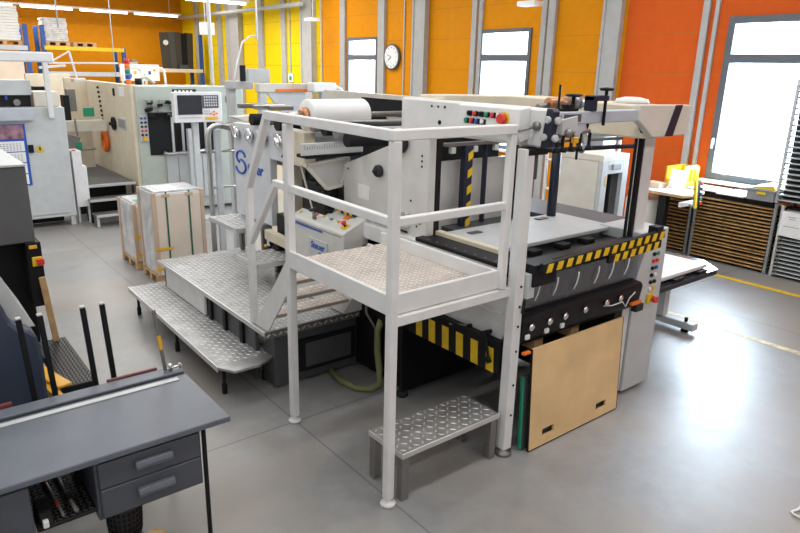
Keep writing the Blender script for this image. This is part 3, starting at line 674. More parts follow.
# hose on floor
h = MB('hose'); h.tube([(2.79+.02,4.44,.05),(2.80,4.25,.035),(2.83,4.08,.032),(2.92,3.99,.032),(3.01,4.0,.05),(3.04,4.04,.16),(3.03,4.06,.32),(3.045,4.08,.5),(3.06,4.05,.60)],.028,12)
solo(h,'drain_hose','olive green hose looping over the floor under the platform','hose')

# ================================================================== RIGHT: side table, cabinet, racks
T = thing('stacking_table','low stacking table with a white plate on dark shiny top right of the press','table',(5.9,3.4,0))
MB('blubk').box(5.10,6.55,2.98,3.90,.66,.70).build('frame', T)
MB('screen').prism([(5.10,2.98),(6.56,2.98),(6.78,3.24),(6.78,3.9),(5.10,3.9)],'z',.70,.715).build('top', T)
MB('white').box(5.12,6.42,3.03,3.88,.745,.785,bev=.006).build('lift_plate', T)
for q in (5.2,5.75,6.2): MB('blk2').box(q,q+.16,2.99,3.12,.716,.745).build('lift_block', T)
MB('dgrey').box(5.9,6.15,3.72,3.80,.786,.795).build('handle', T)
for x in (5.2,6.43): 
    MB('lgrey').box(x-.05,x+.05,3.40,3.55,.09,.66).build('column', T)
    f_ = MB('lgrey').box(x-.05,x+.05,3.05,3.85,.04,.115,bev=.006).build('foot_beam', T)
    for y in (3.16,3.76): MB(['blk2','dsteel']).cyl((x,y,0.002),(x,y,.16),.018,10).lathe([(.04,.002),(.04,.02),(.02,.03)],(x,y,0)).build('levelling_screw', f_)

E_ = thing('switch_cabinet','pale cream control cabinet with open front recess behind the delivery bay','cabinet',(7.3,5.15,0))
MB('white2').box(7.0,7.06,4.845,5.445,.02,1.555).build('side_panel', E_)
MB('white2').box(7.0,7.56,4.78,5.52,1.56,1.64).build('top', E_)
MB('lgrey').box(7.0,7.12,4.78,4.84,.02,1.56).build('frame_post', E_)
MB('lgrey').box(7.44,7.56,4.78,4.84,.02,1.56).build('frame_post', E_)
MB('lgrey').box(7.12,7.44,4.78,4.84,1.40,1.56).build('header', E_)
MB('mgrey').box(7.2,7.38,4.765,4.78,1.45,1.52).build('handle', E_)
MB('lgrey').box(7.06,7.5,5.45,5.52,.02,1.555).build('back_panel', E_)
MB('mgrey').box(7.50,7.56,4.845,5.52,.02,1.555).build('side_panel', E_)
MB('blk2').box(7.30,7.33,4.86,4.92,.3,1.40).build('slide_rail', E_)
MB('yellow').box(7.08,7.10,4.775,4.78,1.25,1.38,bev=0).build('warning_sticker', E_)
mb = MB(['blk2','yellow','paper']); mb.box(7.13,7.42,4.86,5.1,.55,.72); mb.box(7.15,7.22,4.85,4.86,.6,.7,m=1); mb.lathe([(.08,.72),(.08,.86),(.05,.93)],(7.32,5.0,0),m=2); mb.build('motor', E_)
MB('blk2').cyl((6.99,4.98,.88),(7.0,4.98,.88),.03,12).build('lock', E_)
# white shelf unit with packs beyond the delivery
sf = thing('white_shelf','white open shelf unit with a brown roll beyond the delivery bay','shelf unit',(8.2,5.9,0))
for z in (.5,.95,1.38,1.8): MB('white').box(7.75,8.75,5.7,6.3,z-.02,z).build('shelf', sf)
for x,y in ((7.77,5.72),(8.73,5.72),(7.77,6.28),(8.73,6.28)): MB('white').box(x-.02,x+.02,y-.02,y+.02,0,2.1).build('upright', sf)
solo(MB('card').cyl((7.9,5.85,1.48),(8.3,5.85,1.48),.095,18),'brown_roll','brown paper roll lying on the white shelf','roll')
solo(MB('paper').box(7.95,8.35,5.75,6.1,.952,1.25),'white_carton','white carton on the shelf under the brown roll','carton')
solo(MB('card').box(8.40,8.68,5.78,6.05,.952,1.18),'brown_carton','small brown carton beside the white carton on the shelf','carton')
solo(MB('bgrey').box(8.36,8.70,5.75,6.2,1.382,1.72),'pale_blue_box','pale blue grey box beside the brown roll on the shelf','box')

# worktable with wooden top
wt = thing('wooden_worktable','worktable with thick wooden top and black column leg by the orange wall','table',(9.0,5.0,0))
MB(['pine','paper']).box(8.75,9.35,4.62,5.5,.955,.994).box(8.755,9.345,4.625,5.495,.994,1.0,m=1,bev=0).build('table_top', wt)
MB('black').box(8.84,8.95,4.92,5.04,.05,.96).build('leg', wt)
MB('black').box(8.75,9.2,4.84,5.12,.003,.05).build('foot', wt)
MB('white').box(8.72,9.25,4.62,4.66,.83,.90).build('rail', wt)
solo(MB('white2').lathe([(.26,.02),(.27,.06),(.27,.80),(.25,.83)],(9.05,5.38,0),n=28),'white_drum','tall white drum under the wooden worktable','drum')
ps = MB(['yel2','blk2']); 
pn = thing('control_pendant','slim yellow and black pendant control with red and grey buttons at table edge','control',(8.95,4.5,.85))
MB(['yellow']).prism([(8.82,1.21),(8.87,1.205),(8.94,.82),(8.90,.82)],'y',4.5,4.53).build('yellow_face', pn)
MB(['blk2']).prism([(8.87,1.215),(8.95,1.20),(9.01,.82),(8.94,.82)],'y',4.50,4.56).build('case', pn)
for i,c_ in enumerate(('red','blk2','blue','greenp','red')): MB(c_).cyl((8.99+i*.008,4.53,1.16-i*.07),(8.99+i*.008,4.49,1.16-i*.07),.022,10).build('push_button', pn)
MB('lgrey').bar((8.95,4.555,.84),(8.95,4.64,.86),.03).build('arm', pn)
yb = thing('yellow_rack_box','yellow slotted tray box standing on the wooden worktable','box',(9.4,5.2,1.0))
MB('yel2').box(9.28,9.31,4.95,5.22,1.001,1.12).build('front_wall', yb); MB('yel2').box(9.28,9.72,5.20,5.23,1.001,1.30).build('end_wall', yb); MB('yel2').box(9.30,9.70,4.98,5.20,1.001,1.02).build('bottom', yb); MB('yel2').box(9.70,9.74,4.95,5.23,1.001,1.30).build('back_wall', yb)
sd = MB('yel2'); sd.box(9.32,9.70,4.95,4.98,1.001,1.08); sd.box(9.32,9.70,4.95,4.98,1.26,1.32)
for x in (9.34,9.45,9.56,9.66): sd.box(x-.02,x+.02,4.95,4.98,1.08,1.26)
sd.build('slotted_side', yb)
cd = MB('paper'); cd.obox((9.225,4.99,1.14),(.012,.26,.28),(0,.22,0)); solo(cd,'white_sheet_stack','white sheets leaning against the yellow slotted box','sheets')
cx_ = MB('card'); cx_.box(8.95,9.15,5.12,5.34,1.001,1.08); solo(cx_,'card_tray','flat brown card tray on the wooden worktable','tray')
bk = MB('bgrey'); bk.obox((8.80,5.38,1.10),(.03,.10,.30),(0,.15,0)); solo(bk,'pale_strip','pale blue strip standing at the worktable corner','strip')

# wooden drying racks
def tray_rack(y0,y1,n,label,x0=9.36,x1=9.95,m='tray',z1=1.0):
    t = thing('drying_rack',label,'drying rack',((x0+x1)/2,(y0+y1)/2,0),group='slatted drying racks along the wall')
    for y in (y0,y1-.04):
        MB('lgrey' if m!='tray' else 'mgrey').box(x0+.02,x0+.06,y,y+.04,.0,z1).build('upright', t)
        MB('lgrey' if m!='tray' else 'mgrey').box(x1-.06,x1-.02,y,y+.04,.0,z1).build('upright', t)
    MB('black').box(x0+.12,x0+.18,y0+.05,y1-.05,.05,z1-.02).build('backing', t)
    for i in range(n):
        z = .05+(z1-.1)*i/n; dz=random.uniform(-.006,.006); 
        mb = MB(m); mb.obox(((x0+x1)/2,(y0+y1)/2,z+dz),(x1-x0-random.uniform(0,.03),y1-y0-.09,.016),(random.uniform(-.006,.006),0,0)); mb.build('tray', t)
    return t
tray_rack(3.62,4.76,18,'wooden drying rack of many trays under the white table top')
tray_rack(4.84,5.5,16,'narrower wooden drying rack behind the yellow pendant control',x0=9.45)
steel = []
def steel_rack(y0,y1,z0,z1,n,label,x0=9.34,x1=9.92,lean=0):
    t = thing('steel_rack',label,'drying rack',((x0+x1)/2,(y0+y1)/2,z0))
    for y in (y0,y1-.035):
        MB('lgrey').box(x0+.01,x0+.05,y,y+.035,z0+.001,z1).build('upright', t)
        MB('lgrey').box(x1-.06,x1-.02,y,y+.035,z0+.001,z1).build('upright', t)
    MB('black').box(x0+.12,x0+.2,y0+.05,y1-.05,z0+.03,z1-.02).build('backing', t)
    for i in range(n):
        z = z0+.04+(z1-z0-.06)*i/n
        mb = MB('lgrey'); mb.box(x0,x1-.06,y0+.04,y1-.04,z,z+.012); mb.build('tray', t)
        MB('dsteel').box(x0-.025,x0,y1-.09,y1-.045,z-.004,z+.016).build('tray_clip', t)
    return t
steel_rack(2.5,3.56,0,.98,17,'lower grey steel drying rack with a white notice on its trays')
steel_rack(2.5,3.66,1.0,2.6,22,'upper grey steel drying rack stacked in front of the window')
nt = thing('paper_notice','white paper notice hung on the steel rack trays','notice',(9.3,3.35,.72))
MB('paper').obox((9.30,3.36,.75),(.003,.32,.33),(.05,0,0)).build('sheet', nt)
nl = MB('mgrey')
for i,(w_,z) in enumerate(((.10,.85),(.08,.82),(.20,.72))): nl.box(9.2965,9.298,3.38-w_/2,3.38+w_/2,z,z+.008,bev=0)
nl.build('print', nt)
# white boards on the rack and grey crate
solo(MB('paper').box(9.30,9.98,4.05,4.44,1.002,1.022),'white_table_top','white board lying on the wooden rack beside the grey crate','board')
solo(MB('paper').box(9.40,9.85,4.46,4.92,1.002,1.022),'white_side_board','white board lying on the rack near the yellow box','board')
cr = thing('grey_crate','grey plastic crate with yellow lid on top of the wooden rack','crate',(9.55,3.84,1.0))
c_ = MB('mgrey'); c_.box(9.30,9.80,3.66,4.02,1.001,1.155,bev=.01); c_.box(9.285,9.815,3.645,4.035,1.135,1.16,bev=.004); c_.build('body', cr)
MB('yel2').prism([(3.66,1.16),(4.0,1.16),(3.92,1.19),(3.70,1.22)],'x',9.32,9.79).build('lid', cr)
MB('yel2').box(9.278,9.286,3.76,3.88,1.09,1.125).build('label_holder', cr)

# ================================================================== PALLETS WITH PACKED BOARD
def packed(x0,x1,y0,y1,z1,label,front=True):
    t = thing('packed_pallet',label,'packed pallet',((x0+x1)/2,(y0+y1)/2,0),group='wrapped pallets beside the walkway')
    p = MB('pine')
    for yy in (y0+.03,(y0+y1)/2,y1-.03): p.box(x0,x1,yy-.04,yy+.04,0.001,.02,bev=0)
    for xx in (x0+.05,(x0+x1)/2,x1-.05):
        p.box(xx-.05,xx+.05,y0,y1,.085,.10,bev=0)
        for yy in (y0+.05,(y0+y1)/2,y1-.05): p.box(xx-.05,xx+.05,yy-.05,yy+.05,.02,.085,bev=0)
    p.build('pallet', t)
    MB('wrap').box(x0+.02,x1-.02,y0+.02,y1-.02,.10,z1-.01,bev=.01).build('wrapped_stack', t)
    MB('cardl').box(x0+.05,x1-.05,y0+.004,y0+.02,.11,z1-.03).build('front_board', t)
    for a,b in ((x0,y0),(x1-.05,y0),(x0,y1-.05)):
        MB('card').box(a,a+.05,b,b+.05,.105,z1).build('corner_guard', t)
    MB('wrap').box(x0+.04,x1-.04,y0+.04,y1-.04,z1-.01,z1+.012,bev=.008).build('top_film', t)
    for xx in (x0+.16,x1-.20):
        s_ = MB('strap'); s_.box(xx,xx+.02,y0-.001,y0+.004,.10,z1+.005,bev=0); s_.build('strap', t)
        MB('card').box(xx-.04,xx+.06,y0-.003,y0+.004,z1-.06,z1-.02).build('strap_pad', t)
    for z in (.18,.42):
        s_ = MB('amber'); s_.box(x0-.002,x0+.22,y0-.003,y0+.0,z,z+.035,bev=0); s_.build('tape', t)
    return t
b1 = packed(2.44,3.08,7.76,8.32,1.13,'larger film wrapped board stack on a pallet with green straps')
MB('paper').box(2.55,2.8,7.9,8.15,1.1425,1.147).build('white_sheet', b1)
b2 = packed(2.42,2.98,8.50,9.15,.87,'smaller film wrapped stack just behind the strapped board stack')
MB('greenp').box(2.5,2.62,8.58,8.75,.8825,.887).build('label_sheet', b2)

# guard rail frame behind pallets
G = thing('guard_frame','bent tube guard frame with cross bars behind the wrapped pallets','guard rail',(3.5,8.3,0))
g = MB('steel'); g.tube([(3.36,8.2,.02),(3.36,8.2,1.72),(3.38,8.2,1.80),(3.44,8.2,1.84),(3.52,8.2,1.85),(3.92,8.2,1.85)],.035,10); g.build('bent_tube', G)
MB('lgrey').box(3.44,3.52,8.17,8.23,.02,1.80).build('upright', G)
MB('lgrey').box(3.80,3.86,8.17,8.23,.02,1.84).build('upright', G)
for z in (1.52,1.05): MB('steel').cyl((3.36,8.2,z),(3.86,8.2,z),.018,10).build('cross_bar', G)
MB('blk2').box(3.78,3.86,8.13,8.17,.95,1.1).build('bracket', G)

# ================================================================== SECOND MACHINE
N_ = thing('folder_machine','long cream and grey green machine with black openings behind the wrapped pallets','machine',(4.4,13,0))
MB('green').box(3.56,5.52,11.72,12.2,.05,2.22,bev=.01).build('front_housing', N_)
MB('cream').box(3.50,3.60,11.75,14.6,.05,2.24,bev=.008).build('side_wall', N_)
MB('green').box(3.60,5.50,12.2,14.4,.05,2.15).build('body', N_)
MB('black').box(3.74,4.95,11.70,11.725,1.05,1.78).build('opening', N_)
for x in (4.12,4.3,4.5,4.72): MB('lgrey').box(x,x+.04,11.66,11.70,1.05,1.75).build('guide_bar', N_)
MB('steel').tube([(3.95,11.64,1.10),(4.0,11.60,1.07),(4.4,11.60,1.08),(4.8,11.62,1.12)],.03,8).build('hand_bar', N_)
MB('lgrey').box(4.0,4.95,11.68,11.72,.25,1.02).build('lower_panel', N_)
for x in (4.2,4.42,4.65): MB('mgrey').box(x,x+.012,11.675,11.68,.28,1.0,bev=0).build('groove', N_)
MB('lgrey').box(4.35,4.46,11.5,11.6,.3,1.5).build('column', N_)
cp = MB(['lgrey']).box(3.585,3.72,11.69,11.72,1.30,1.74).build('button_strip', N_)
for i in range(5):
    for j in range(2): MB(['blue','blk2','blubk','red','blk2'][i]).cyl((3.62+j*.065,11.69,1.69-i*.07),(3.62+j*.065,11.67,1.69-i*.07),.02,10).build('push_button', cp)
MB('amber').cyl((3.655,11.69,1.345),(3.655,11.65,1.345),.036,14).build('push_button', cp)
mm = MB(['blk2','dsteel','mgrey'])
for i in range(26): mm.obox((3.74+random.random()*.6,11.64+random.uniform(-.03,.03),1.72+random.random()*.26),(random.uniform(.04,.12),.05,random.uniform(.03,.08)),(0,random.uniform(-.3,.3),0),m=random.choice((0,0,1,2)))
mm.build('feeder_head', N_)
MB('black').box(5.18,5.30,11.70,11.725,1.93,2.05).build('logo_plate', N_)
MB('blk2').box(4.2,4.62,11.70,11.725,2.10,2.17).build('type_plate', N_)
mm = MB(['blk2','paper'])
for i in range(5): mm.box(4.23+i*.07,4.27+i*.07,11.695,11.70,2.12,2.155,m=1,bev=0)
mm.build('type_plate_print', N_)
# left cream wall details
sw = MB('lgrey'); sw.box(3.49,3.50,12.15,12.6,1.45,1.66); sw.build('window_port', N_)
MB('mgrey').box(3.485,3.49,12.18,12.57,1.48,1.63).build('port_pane', N_)
h = MB(['blk2']); h.lathe([(.12,0),(.12,.03),(.09,.03),(.09,.01)],(3.49,12.85,1.52),(-1,0,0),20); h.cyl((3.5,12.85,1.52),(3.40,12.85,1.52),.03,10); h.bar((3.46,12.74,1.52),(3.46,12.96,1.52),.02); h.build('handwheel', N_)
MB('paper').box(3.49,3.5,12.1,12.4,2.03,2.18).build('notice', N_)
MB('blk2').box(3.48,3.5,12.66,12.74,2.02,2.15).build('switch', N_)
bt = MB('blk2')
for i in range(9): bt.cyl((3.5,13.55+i*.02,1.45+i*.085),(3.47,13.55+i*.02,1.45+i*.085),.022,8)
bt.build('bolt_row', N_)
# open feeder part further back
MB('cream').box(3.1,3.5,14.6,14.7,.9,2.28).build('feeder_plate', N_)
MB('cream').box(2.65,3.5,15.9,16.0,.6,2.33).build('feeder_plate', N_)
MB('white2').box(2.3,3.45,13.2,13.32,1.36,1.56).build('cross_beam', N_)
MB('cream').box(2.75,3.35,13.9,14.0,.6,1.35).build('lower_plate', N_)
MB('dsteel').box(2.9,3.06,13.6,13.7,1.7,2.1).build('bracket', N_)
MB('greenp').box(3.1,3.28,13.3,13.36,1.62,1.78).build('green_cover', N_)
MB('greenp').box(2.86,2.96,13.1,13.18,1.05,1.18).build('green_cover', N_)
mm = MB(['dsteel','blk2'])
mm.bar((2.9,13.16,1.60),(2.92,13.14,1.04),.03); mm.obox((2.68,13.15,1.22),(.5,.04,.25),(0,.3,0)); mm.cyl((2.6,13.13,1.04),(3.2,13.13,1.05),.02,8); mm.build('linkage', N_)
MB('blk2').box(2.8,2.9,13.4,13.65,1.5,2.0).build('drive_block', N_)
MB('blk2').box(2.35,2.55,13.4,13.7,1.5,2.15).build('drive_block', N_)
MB('pine').box(2.2,2.75,13.9,13.96,1.78,1.83).build('wooden_slat', N_)
# top clutter
for (x,y) in ((4.1,14.2),(4.5,14.0)):
    u = MB('white'); u.tube([(x,y,2.14),(x+.02,y,2.45),(x+.06,y,2.5),(x+.34,y,2.5),(x+.38,y,2.45),(x+.40,y,2.14)],.025,8); u.build('guard_hoop', N_)
MB('dsteel').box(3.8,5.2,12.3,12.6,2.15,2.22).build('top_rail', N_)
mm = MB(['white2','blk2']); mm.tube([(3.92,12.6,2.2),(3.95,12.6,2.32),(4.05,12.6,2.36),(4.2,12.6,2.24)],.03,8); mm.cyl((3.88,12.5,2.2),(3.88,12.5,2.33),.06,12,m=1); mm.build('suction_hose', N_)
tw = MB(['red','orange','greenp','blue','paper'])
for i,m_ in enumerate((1,3,2,1,0)): tw.cyl((3.56,12.0,2.24+i*.085),(3.56,12.0,2.32+i*.085),.045,14,m=m_)
tw.build('signal_tower', N_)
vs = thing('coiled_hose','orange coiled ring hanging on the cream machine wall above the catwalk','hose',(3.45,13.4,1.15))
o = MB(['orange']); o.tube([(3.455,13.45+.13*math.cos(a),1.15+.17*math.sin(a)) for a in [i*2*PI/18 for i in range(19)]],.045,10); o.build('ring', vs)
MB('greenp').box(3.45,3.495,13.4,13.5,1.32,1.4).build('hook', vs)
# swivelling operator screen
Z = thing('control_screen','grey control screen panel with keypad on an arm before the green housing','control panel',(4.3,10.9,0))
zb = MB('white').box(3.88,4.70,10.80,10.92,1.67,2.16,bev=.01).build('housing', Z)
MB('screen').box(3.94,4.35,10.785,10.80,1.80,2.11).build('screen', zb)
MB('dgrey').box(4.36,4.64,10.79,10.80,1.90,2.11).build('keypad', zb)
kk = MB('lgrey')
for i in range(6):
    for j in range(4): kk.box(4.385+i*.04,4.41+i*.04,10.784,10.79,1.93+j*.045,1.96+j*.045,bev=0)
for i in range(12): kk.box(3.96+i*.032,3.982+i*.032,10.79,10.80,1.745,1.765,bev=0)
kk.build('keys', zb)
MB('amber').box(4.40,4.62,10.79,10.80,1.71,1.76).build('yellow_label', zb)
mm = MB(['orange','bgrey'])
for x,z in ((4.55,1.84),(4.60,1.81),(4.50,1.81),(4.55,1.79)): mm.box(x-.018,x+.018,10.788,10.80,z-.012,z+.012,bev=0)
for i in range(6): mm.box(4.38+.04*(i%3),4.405+.04*(i%3),10.79,10.80,1.80+.04*(i//3),1.825+.04*(i//3),m=1,bev=0)
mm.build('function_keys', zb)
MB('lgrey').box(4.22,4.32,10.92,11.0,.02,1.95).build('stand', Z)
MB('lgrey').box(4.05,4.5,10.8,11.1,.003,.03).build('base', Z)
# catwalk and stair of second machine
Cw = thing('machine_catwalk','dark wooden catwalk with three open steps along the cream machine','catwalk',(3.0,13,0))
MB('dgrey').box(2.66,3.46,11.82,15.8,.565,.60).build('deck', Cw)
MB('aluedge').box(2.66,3.47,11.80,11.82,.555,.605).build('edge_trim', Cw)
for z,y in ((.40,11.5),(.20,11.18)):
    MB('dsteel').box(2.62,3.44,y,y+.30,z-.03,z).build('step', Cw)
    MB('aluedge').box(2.62,3.44,y-.012,y,z-.035,z+.003).build('edge_trim', Cw)
for x in (2.63,3.40): 
    MB('lgrey').box(x,x+.04,11.22,11.26,.002,.17).build('leg', Cw)
    MB('black').box(x,x+.03,11.80,11.84,.002,.56).build('leg', Cw)
    MB('black').box(x,x+.03,11.55,11.6,.002,.37).build('leg', Cw)
MB('black').box(2.66,3.46,12.4,12.45,.002,.56).build('riser', Cw)

# ================================================================== LEFT CABINET
Lc = thing('electrical_cabinet','tall light grey electrical cabinet with a wall calendar and overhead beam','cabinet',(1.7,11.9,0))
MB('lgrey').box(.2,2.42,11.6,12.3,.16,1.90,bev=.008).build('body', Lc)
MB('lgrey').box(1.34,2.32,11.585,11.60,.22,1.68,bev=.003).build('door', Lc)
MB('lgrey').box(.24,1.32,11.585,11.60,.22,1.68,bev=.003).build('door', Lc)
mm = MB('blk2'); mm.box(1.84,1.91,11.55,11.585,1.22,1.34); mm.build('door_lock', Lc)
tr = MB(['yel2','black']); tr.prism([(1.93,1.22),(2.07,1.22),(2.0,1.34)],'y',11.578,11.585,m=0); tr.box(1.99,2.01,11.574,11.578,1.245,1.30,m=1,bev=0); tr.build('warning_sign', Lc)
for x in (.3,2.33): MB('lgrey').box(x,x+.07,11.62,11.7,.002,.16).build('leg', Lc)
MB('black').box(.3,2.3,12.0,12.05,.01,.16).build('plinth', Lc)
MB('white').box(2.18,2.25,11.52,11.6,1.74,2.72).build('beam_post', Lc)
MB('white').box(.4,2.34,11.50,11.62,2.57,2.72,bev=.02).build('overhead_beam', Lc)
MB('white2').box(2.03,2.38,11.70,12.2,1.905,2.13).build('cream_box', Lc)
MB('bgrey').box(.3,1.95,11.45,11.62,1.72,1.90).build('ledge', Lc)
MB('lgrey').box(.3,2.02,11.75,12.2,2.08,2.30).build('hood', Lc)
mm = MB(['black','blue','dsteel']); mm.box(.3,2.0,11.8,11.9,1.905,2.08); mm.box(1.55,1.58,11.76,11.8,2.01,2.07,m=1); mm.box(1.65,1.68,11.76,11.8,2.01,2.07,m=1); mm.cyl((1.8,11.75,1.97),(1.8,11.8,1.97),.05,12,m=2); mm.build('inner_slot', Lc)
sc = thing('side_box','small white box cabinet attached beside the grey cabinet','box',(2.54,11.85,0))
MB('white').box(2.46,2.66,11.65,12.1,.28,.95).build('body', sc); MB('white').box(2.46,2.60,11.65,12.0,.95,1.20).build('upper_body', sc); MB('red').box(2.47,2.53,11.66,11.72,1.20,1.22).build('red_cap', sc)
for x in (2.46,2.62): MB('lgrey').box(x,x+.03,11.68,11.72,.002,.28).build('leg', sc)
cal = thing('wall_calendar','three month calendar with a sunset photo hanging on the grey cabinet','calendar',(1.5,11.57,.8))
MB('blue').box(1.10,1.83,11.568,11.576,.72,1.66,bev=0).build('backing', cal)
MB('skin_pic').box(1.11,1.80,11.562,11.567,1.44,1.65,bev=0).build('photo', cal)
for i in range(4):
    z=1.25-.17*i; pg = MB('paper').box(1.12,1.79,11.562,11.567,z,z+.155,bev=0).build('month_sheet', cal)
    dd = MB('mgrey')
    for r in range(4):
        for c in range(14): dd.box(1.15+c*.044,1.172+c*.044,11.559,11.5615,z+.02+r*.030,z+.030+r*.030,bev=0)
    dd.build('print', pg)

# ================================================================== DARK MACHINE AT THE LEFT EDGE
D_ = thing('dark_machine','dark grey cabinet machine with light top and black recess at left edge','machine',(.2,6.6,0))
MB('hoodg').box(-.9,.90,5.92,7.15,1.17,1.79,bev=.008).build('hood', D_)
MB('lgrey').box(-.9,.90,5.90,7.17,1.79,1.81,bev=.004).build('top', D_)
MB('black').box(-.9,.86,6.1,7.1,.02,1.17).build('recess', D_)
MB('blk2').box(.82,.93,5.90,6.1,.62,1.17).build('switch_post', D_)
mm = MB(['yel2','red']); mm.box(.85,.925,5.885,5.90,.97,1.05); mm.box(.88,.935,5.86,5.885,.985,1.035,m=1); mm.build('emergency_switch', D_)
MB('amber').box(.84,.90,5.89,5.90,1.12,1.15).build('sticker', D_)
sl_ = MB('pine'); sl_.bar((.90,5.868,.88),(.965,5.868,.005),.05,.02); solo(sl_,'timber_batten','thin wooden batten leaning on the dark grey machine','slat')
# blue hooded machine
Hd = thing('blue_hood_machine','dark blue rounded machine hood with translucent cover behind the desk','machine',(.2,4.6,0))
hd = MB('navy'); hd.prism([(-.9,.02),(.60,.02),(.60,.85),(.585,.98),(.54,1.03),(.49,1.05),(.455,1.10),(.43,1.20),(.40,1.25),(.34,1.28),(-.9,1.28)],'y',4.28,4.98,bev=.02); hd.build('hood', Hd)
cv = MB('frost'); cv.prism([(.44,1.02),(.60,1.0),(.50,1.22),(.44,1.38),(.34,1.42),(-.5,1.42),(-.5,1.40),(.33,1.40),(.42,1.36)],'y',4.40,5.0); cv.build('translucent_cover', Hd)
MB('lgrey').box(.20,.24,4.27,4.28,.99,1.0).build('latch', Hd)
mp = thing('mesh_platform','black perforated step plate on the floor behind the desk','step plate',(.9,5.4,0))
mm = MB(['blk2','dsteel']); mm.box(.78,1.02,4.9,5.92,.25,.30)
for i in range(9):
    for j in range(36): mm.obox((.795+i*.026,4.92+j*.028,.3015),(.02,.006,.004),(0,0,.6 if j%2 else -.6),m=1,bev=0)
mm.build('plate', mp)
for x,y in ((.80,4.93),(1.0,4.93),(.80,5.9),(1.0,5.9)): MB('blk2').box(x-.018,x+.018,y-.018,y+.018,.002,.25).build('leg', mp)
mm = MB('amber'); mm.obox((.72,5.15,.34),(.10,.62,.02),(0,0,.25)); 
mm.obox((.70,5.0,.17),(.06,.5,.30),(0,0,.15)); solo(mm,'yellow_wood_offcut','yellowish wooden offcuts between the blue hood and the mesh step','offcut')
# rack of black posts
PS = thing('post_trolley','low trolley with four black square posts standing behind the desk','trolley',(.7,4.1,0))
MB('blk2').box(.42,1.06,3.92,4.24,.10,.16).build('base', PS)
for x,y in ((.45,3.96),(1.03,3.96),(.45,4.2),(1.03,4.2)): MB('rubber').cyl((x-.02,y,.05),(x+.02,y,.05),.05,14).build('wheel', PS)
for x in (.515,.625,.855,.965):
    p = MB('blk2').obox((x-.02,4.05,.67),(.030,.030,1.03),(0,-.045,0)).build('post', PS)
    MB('lgrey').obox((x-.0445,4.05,1.192),(.030,.030,.012),(0,-.045,0)).build('end_cap', p)

# ================================================================== DESK
Dk = thing('work_desk','slate grey work desk with drawer units and raised back rail in foreground','desk',(.5,3.45,0))
MB('desk').box(-.75,1.29,3.07,3.72,.715,.75,bev=.005).build('desk_top', Dk)
MB('desk').box(-.75,1.29,3.755,3.86,.715,.755,bev=.004).build('back_strip', Dk)
MB('black').box(-.75,1.27,3.72,3.755,.70,.742).build('groove', Dk)
MB('maroon').box(.86,1.16,3.865,3.885,.70,.765).build('red_strip', Dk)
MB('maroon').box(.28,.36,3.865,3.895,.70,.775).build('red_strip', Dk)
u = MB('drawer'); u.box(.585,1.13,3.12,3.70,.36,.715); un = u.build('drawer_unit', Dk)
for z0_,z1_ in ((.545,.69),(.375,.54)):
    dr = MB('drawer').box(.60,1.12,3.10,3.12,z0_,z1_,bev=.006).build('drawer', un)
    zc=(z0_+z1_)/2+.012
    MB('desk').prism([(3.10,zc-.025),(3.10,zc+.022),(3.075,zc+.018),(3.065,zc-.005),(3.07,zc-.025)],'x',.775,.965,bev=.003).build('handle', dr)
u2 = MB('drawer').box(-.30,.30,3.10,3.70,.12,.69,bev=.008).build('pedestal', Dk)
MB('black').cyl((.12,3.10,.40),(.12,3.092,.40),.02,14).build('lock', u2)
for x,y in ((1.148,3.115),(1.148,3.75),(-.6,3.75),(-.6,3.12)):
    MB('black').box(x-.011,x+.011,y-.011,y+.011,.002,.715).build('leg', Dk)
ls = MB(['blk2','dsteel']); ls.box(.31,.58,3.12,3.70,.42,.44)
for i in range(9):
    for j in range(20): ls.obox((.325+i*.029,3.14+j*.028,.4415),(.02,.006,.004),(0,0,.6 if j%2 else -.6),m=1,bev=0)
ls.build('mesh_shelf', Dk)
ru = MB(['lgrey']); ru.box(.27,1.22,3.65,3.69,.7505,.756,bev=.001); solo(ru,'steel_rule','long pale steel rule lying along the desk top','rule')
MB('card').box(.22,.265,3.645,3.70,.7505,.753,bev=0)
tp = MB('paper'); tp.box(.20,.262,3.64,3.70,.7505,.753,bev=0); solo(tp,'paper_scrap','small cream paper scrap beside the rule on the desk','paper')
for i,x in enumerate((.43,.49)):
    r_ = thing('rod_tool',('thin rod with red grips on the mesh shelf nearer the pedestal','thicker dark rod on the mesh shelf nearer the drawers')[i],'rod',(x,3.4,.455))
    MB('dsteel').cyl((x,3.14,.455),(x-.02,3.66,.455),.008+.003*i,10).build('shaft', r_)
    if i==0:
        MB('red').cyl((x-.004,3.24,.455),(x-.006,3.27,.455),.011,10).build('grip', r_); MB('red').cyl((x-.013,3.48,.455),(x-.015,3.51,.455),.011,10).build('grip', r_)
    else: MB('blk2').cyl((x-.004,3.24,.455),(x-.007,3.3,.455),.017,10).build('grip', r_)
tt = thing('tape_dispenser','black tape dispenser on the mesh shelf under the desk','dispenser',(.36,3.2,.44))
MB('blk2').prism([(3.12,.4425),(3.30,.4425),(3.30,.50),(3.25,.52),(3.16,.50)],'x',.325,.385,bev=.006).build('body', tt); MB('paper').box(.335,.36,3.10,3.13,.4425,.48).build('white_tip', tt)
wb = thing('waste_basket','dark perforated basket on the floor under the desk drawers','basket',(.76,3.3,0))
q = MB(['dgrey','black']); q.lathe([(.085,.002),(.10,.24),(.105,.245),(.095,.24),(.08,.01)],(.77,3.42,0),n=24)
for i in range(24):
    for j in range(5): 
        a=2*PI*i/24; r_=.087+.015*(.05+j*.035)/.24; q.obox((.77+math.cos(a)*r_,3.42+math.sin(a)*r_,.05+j*.035),(.004,.014,.02),(0,0,a),m=1,bev=0)
q.build('basket_wall', wb)
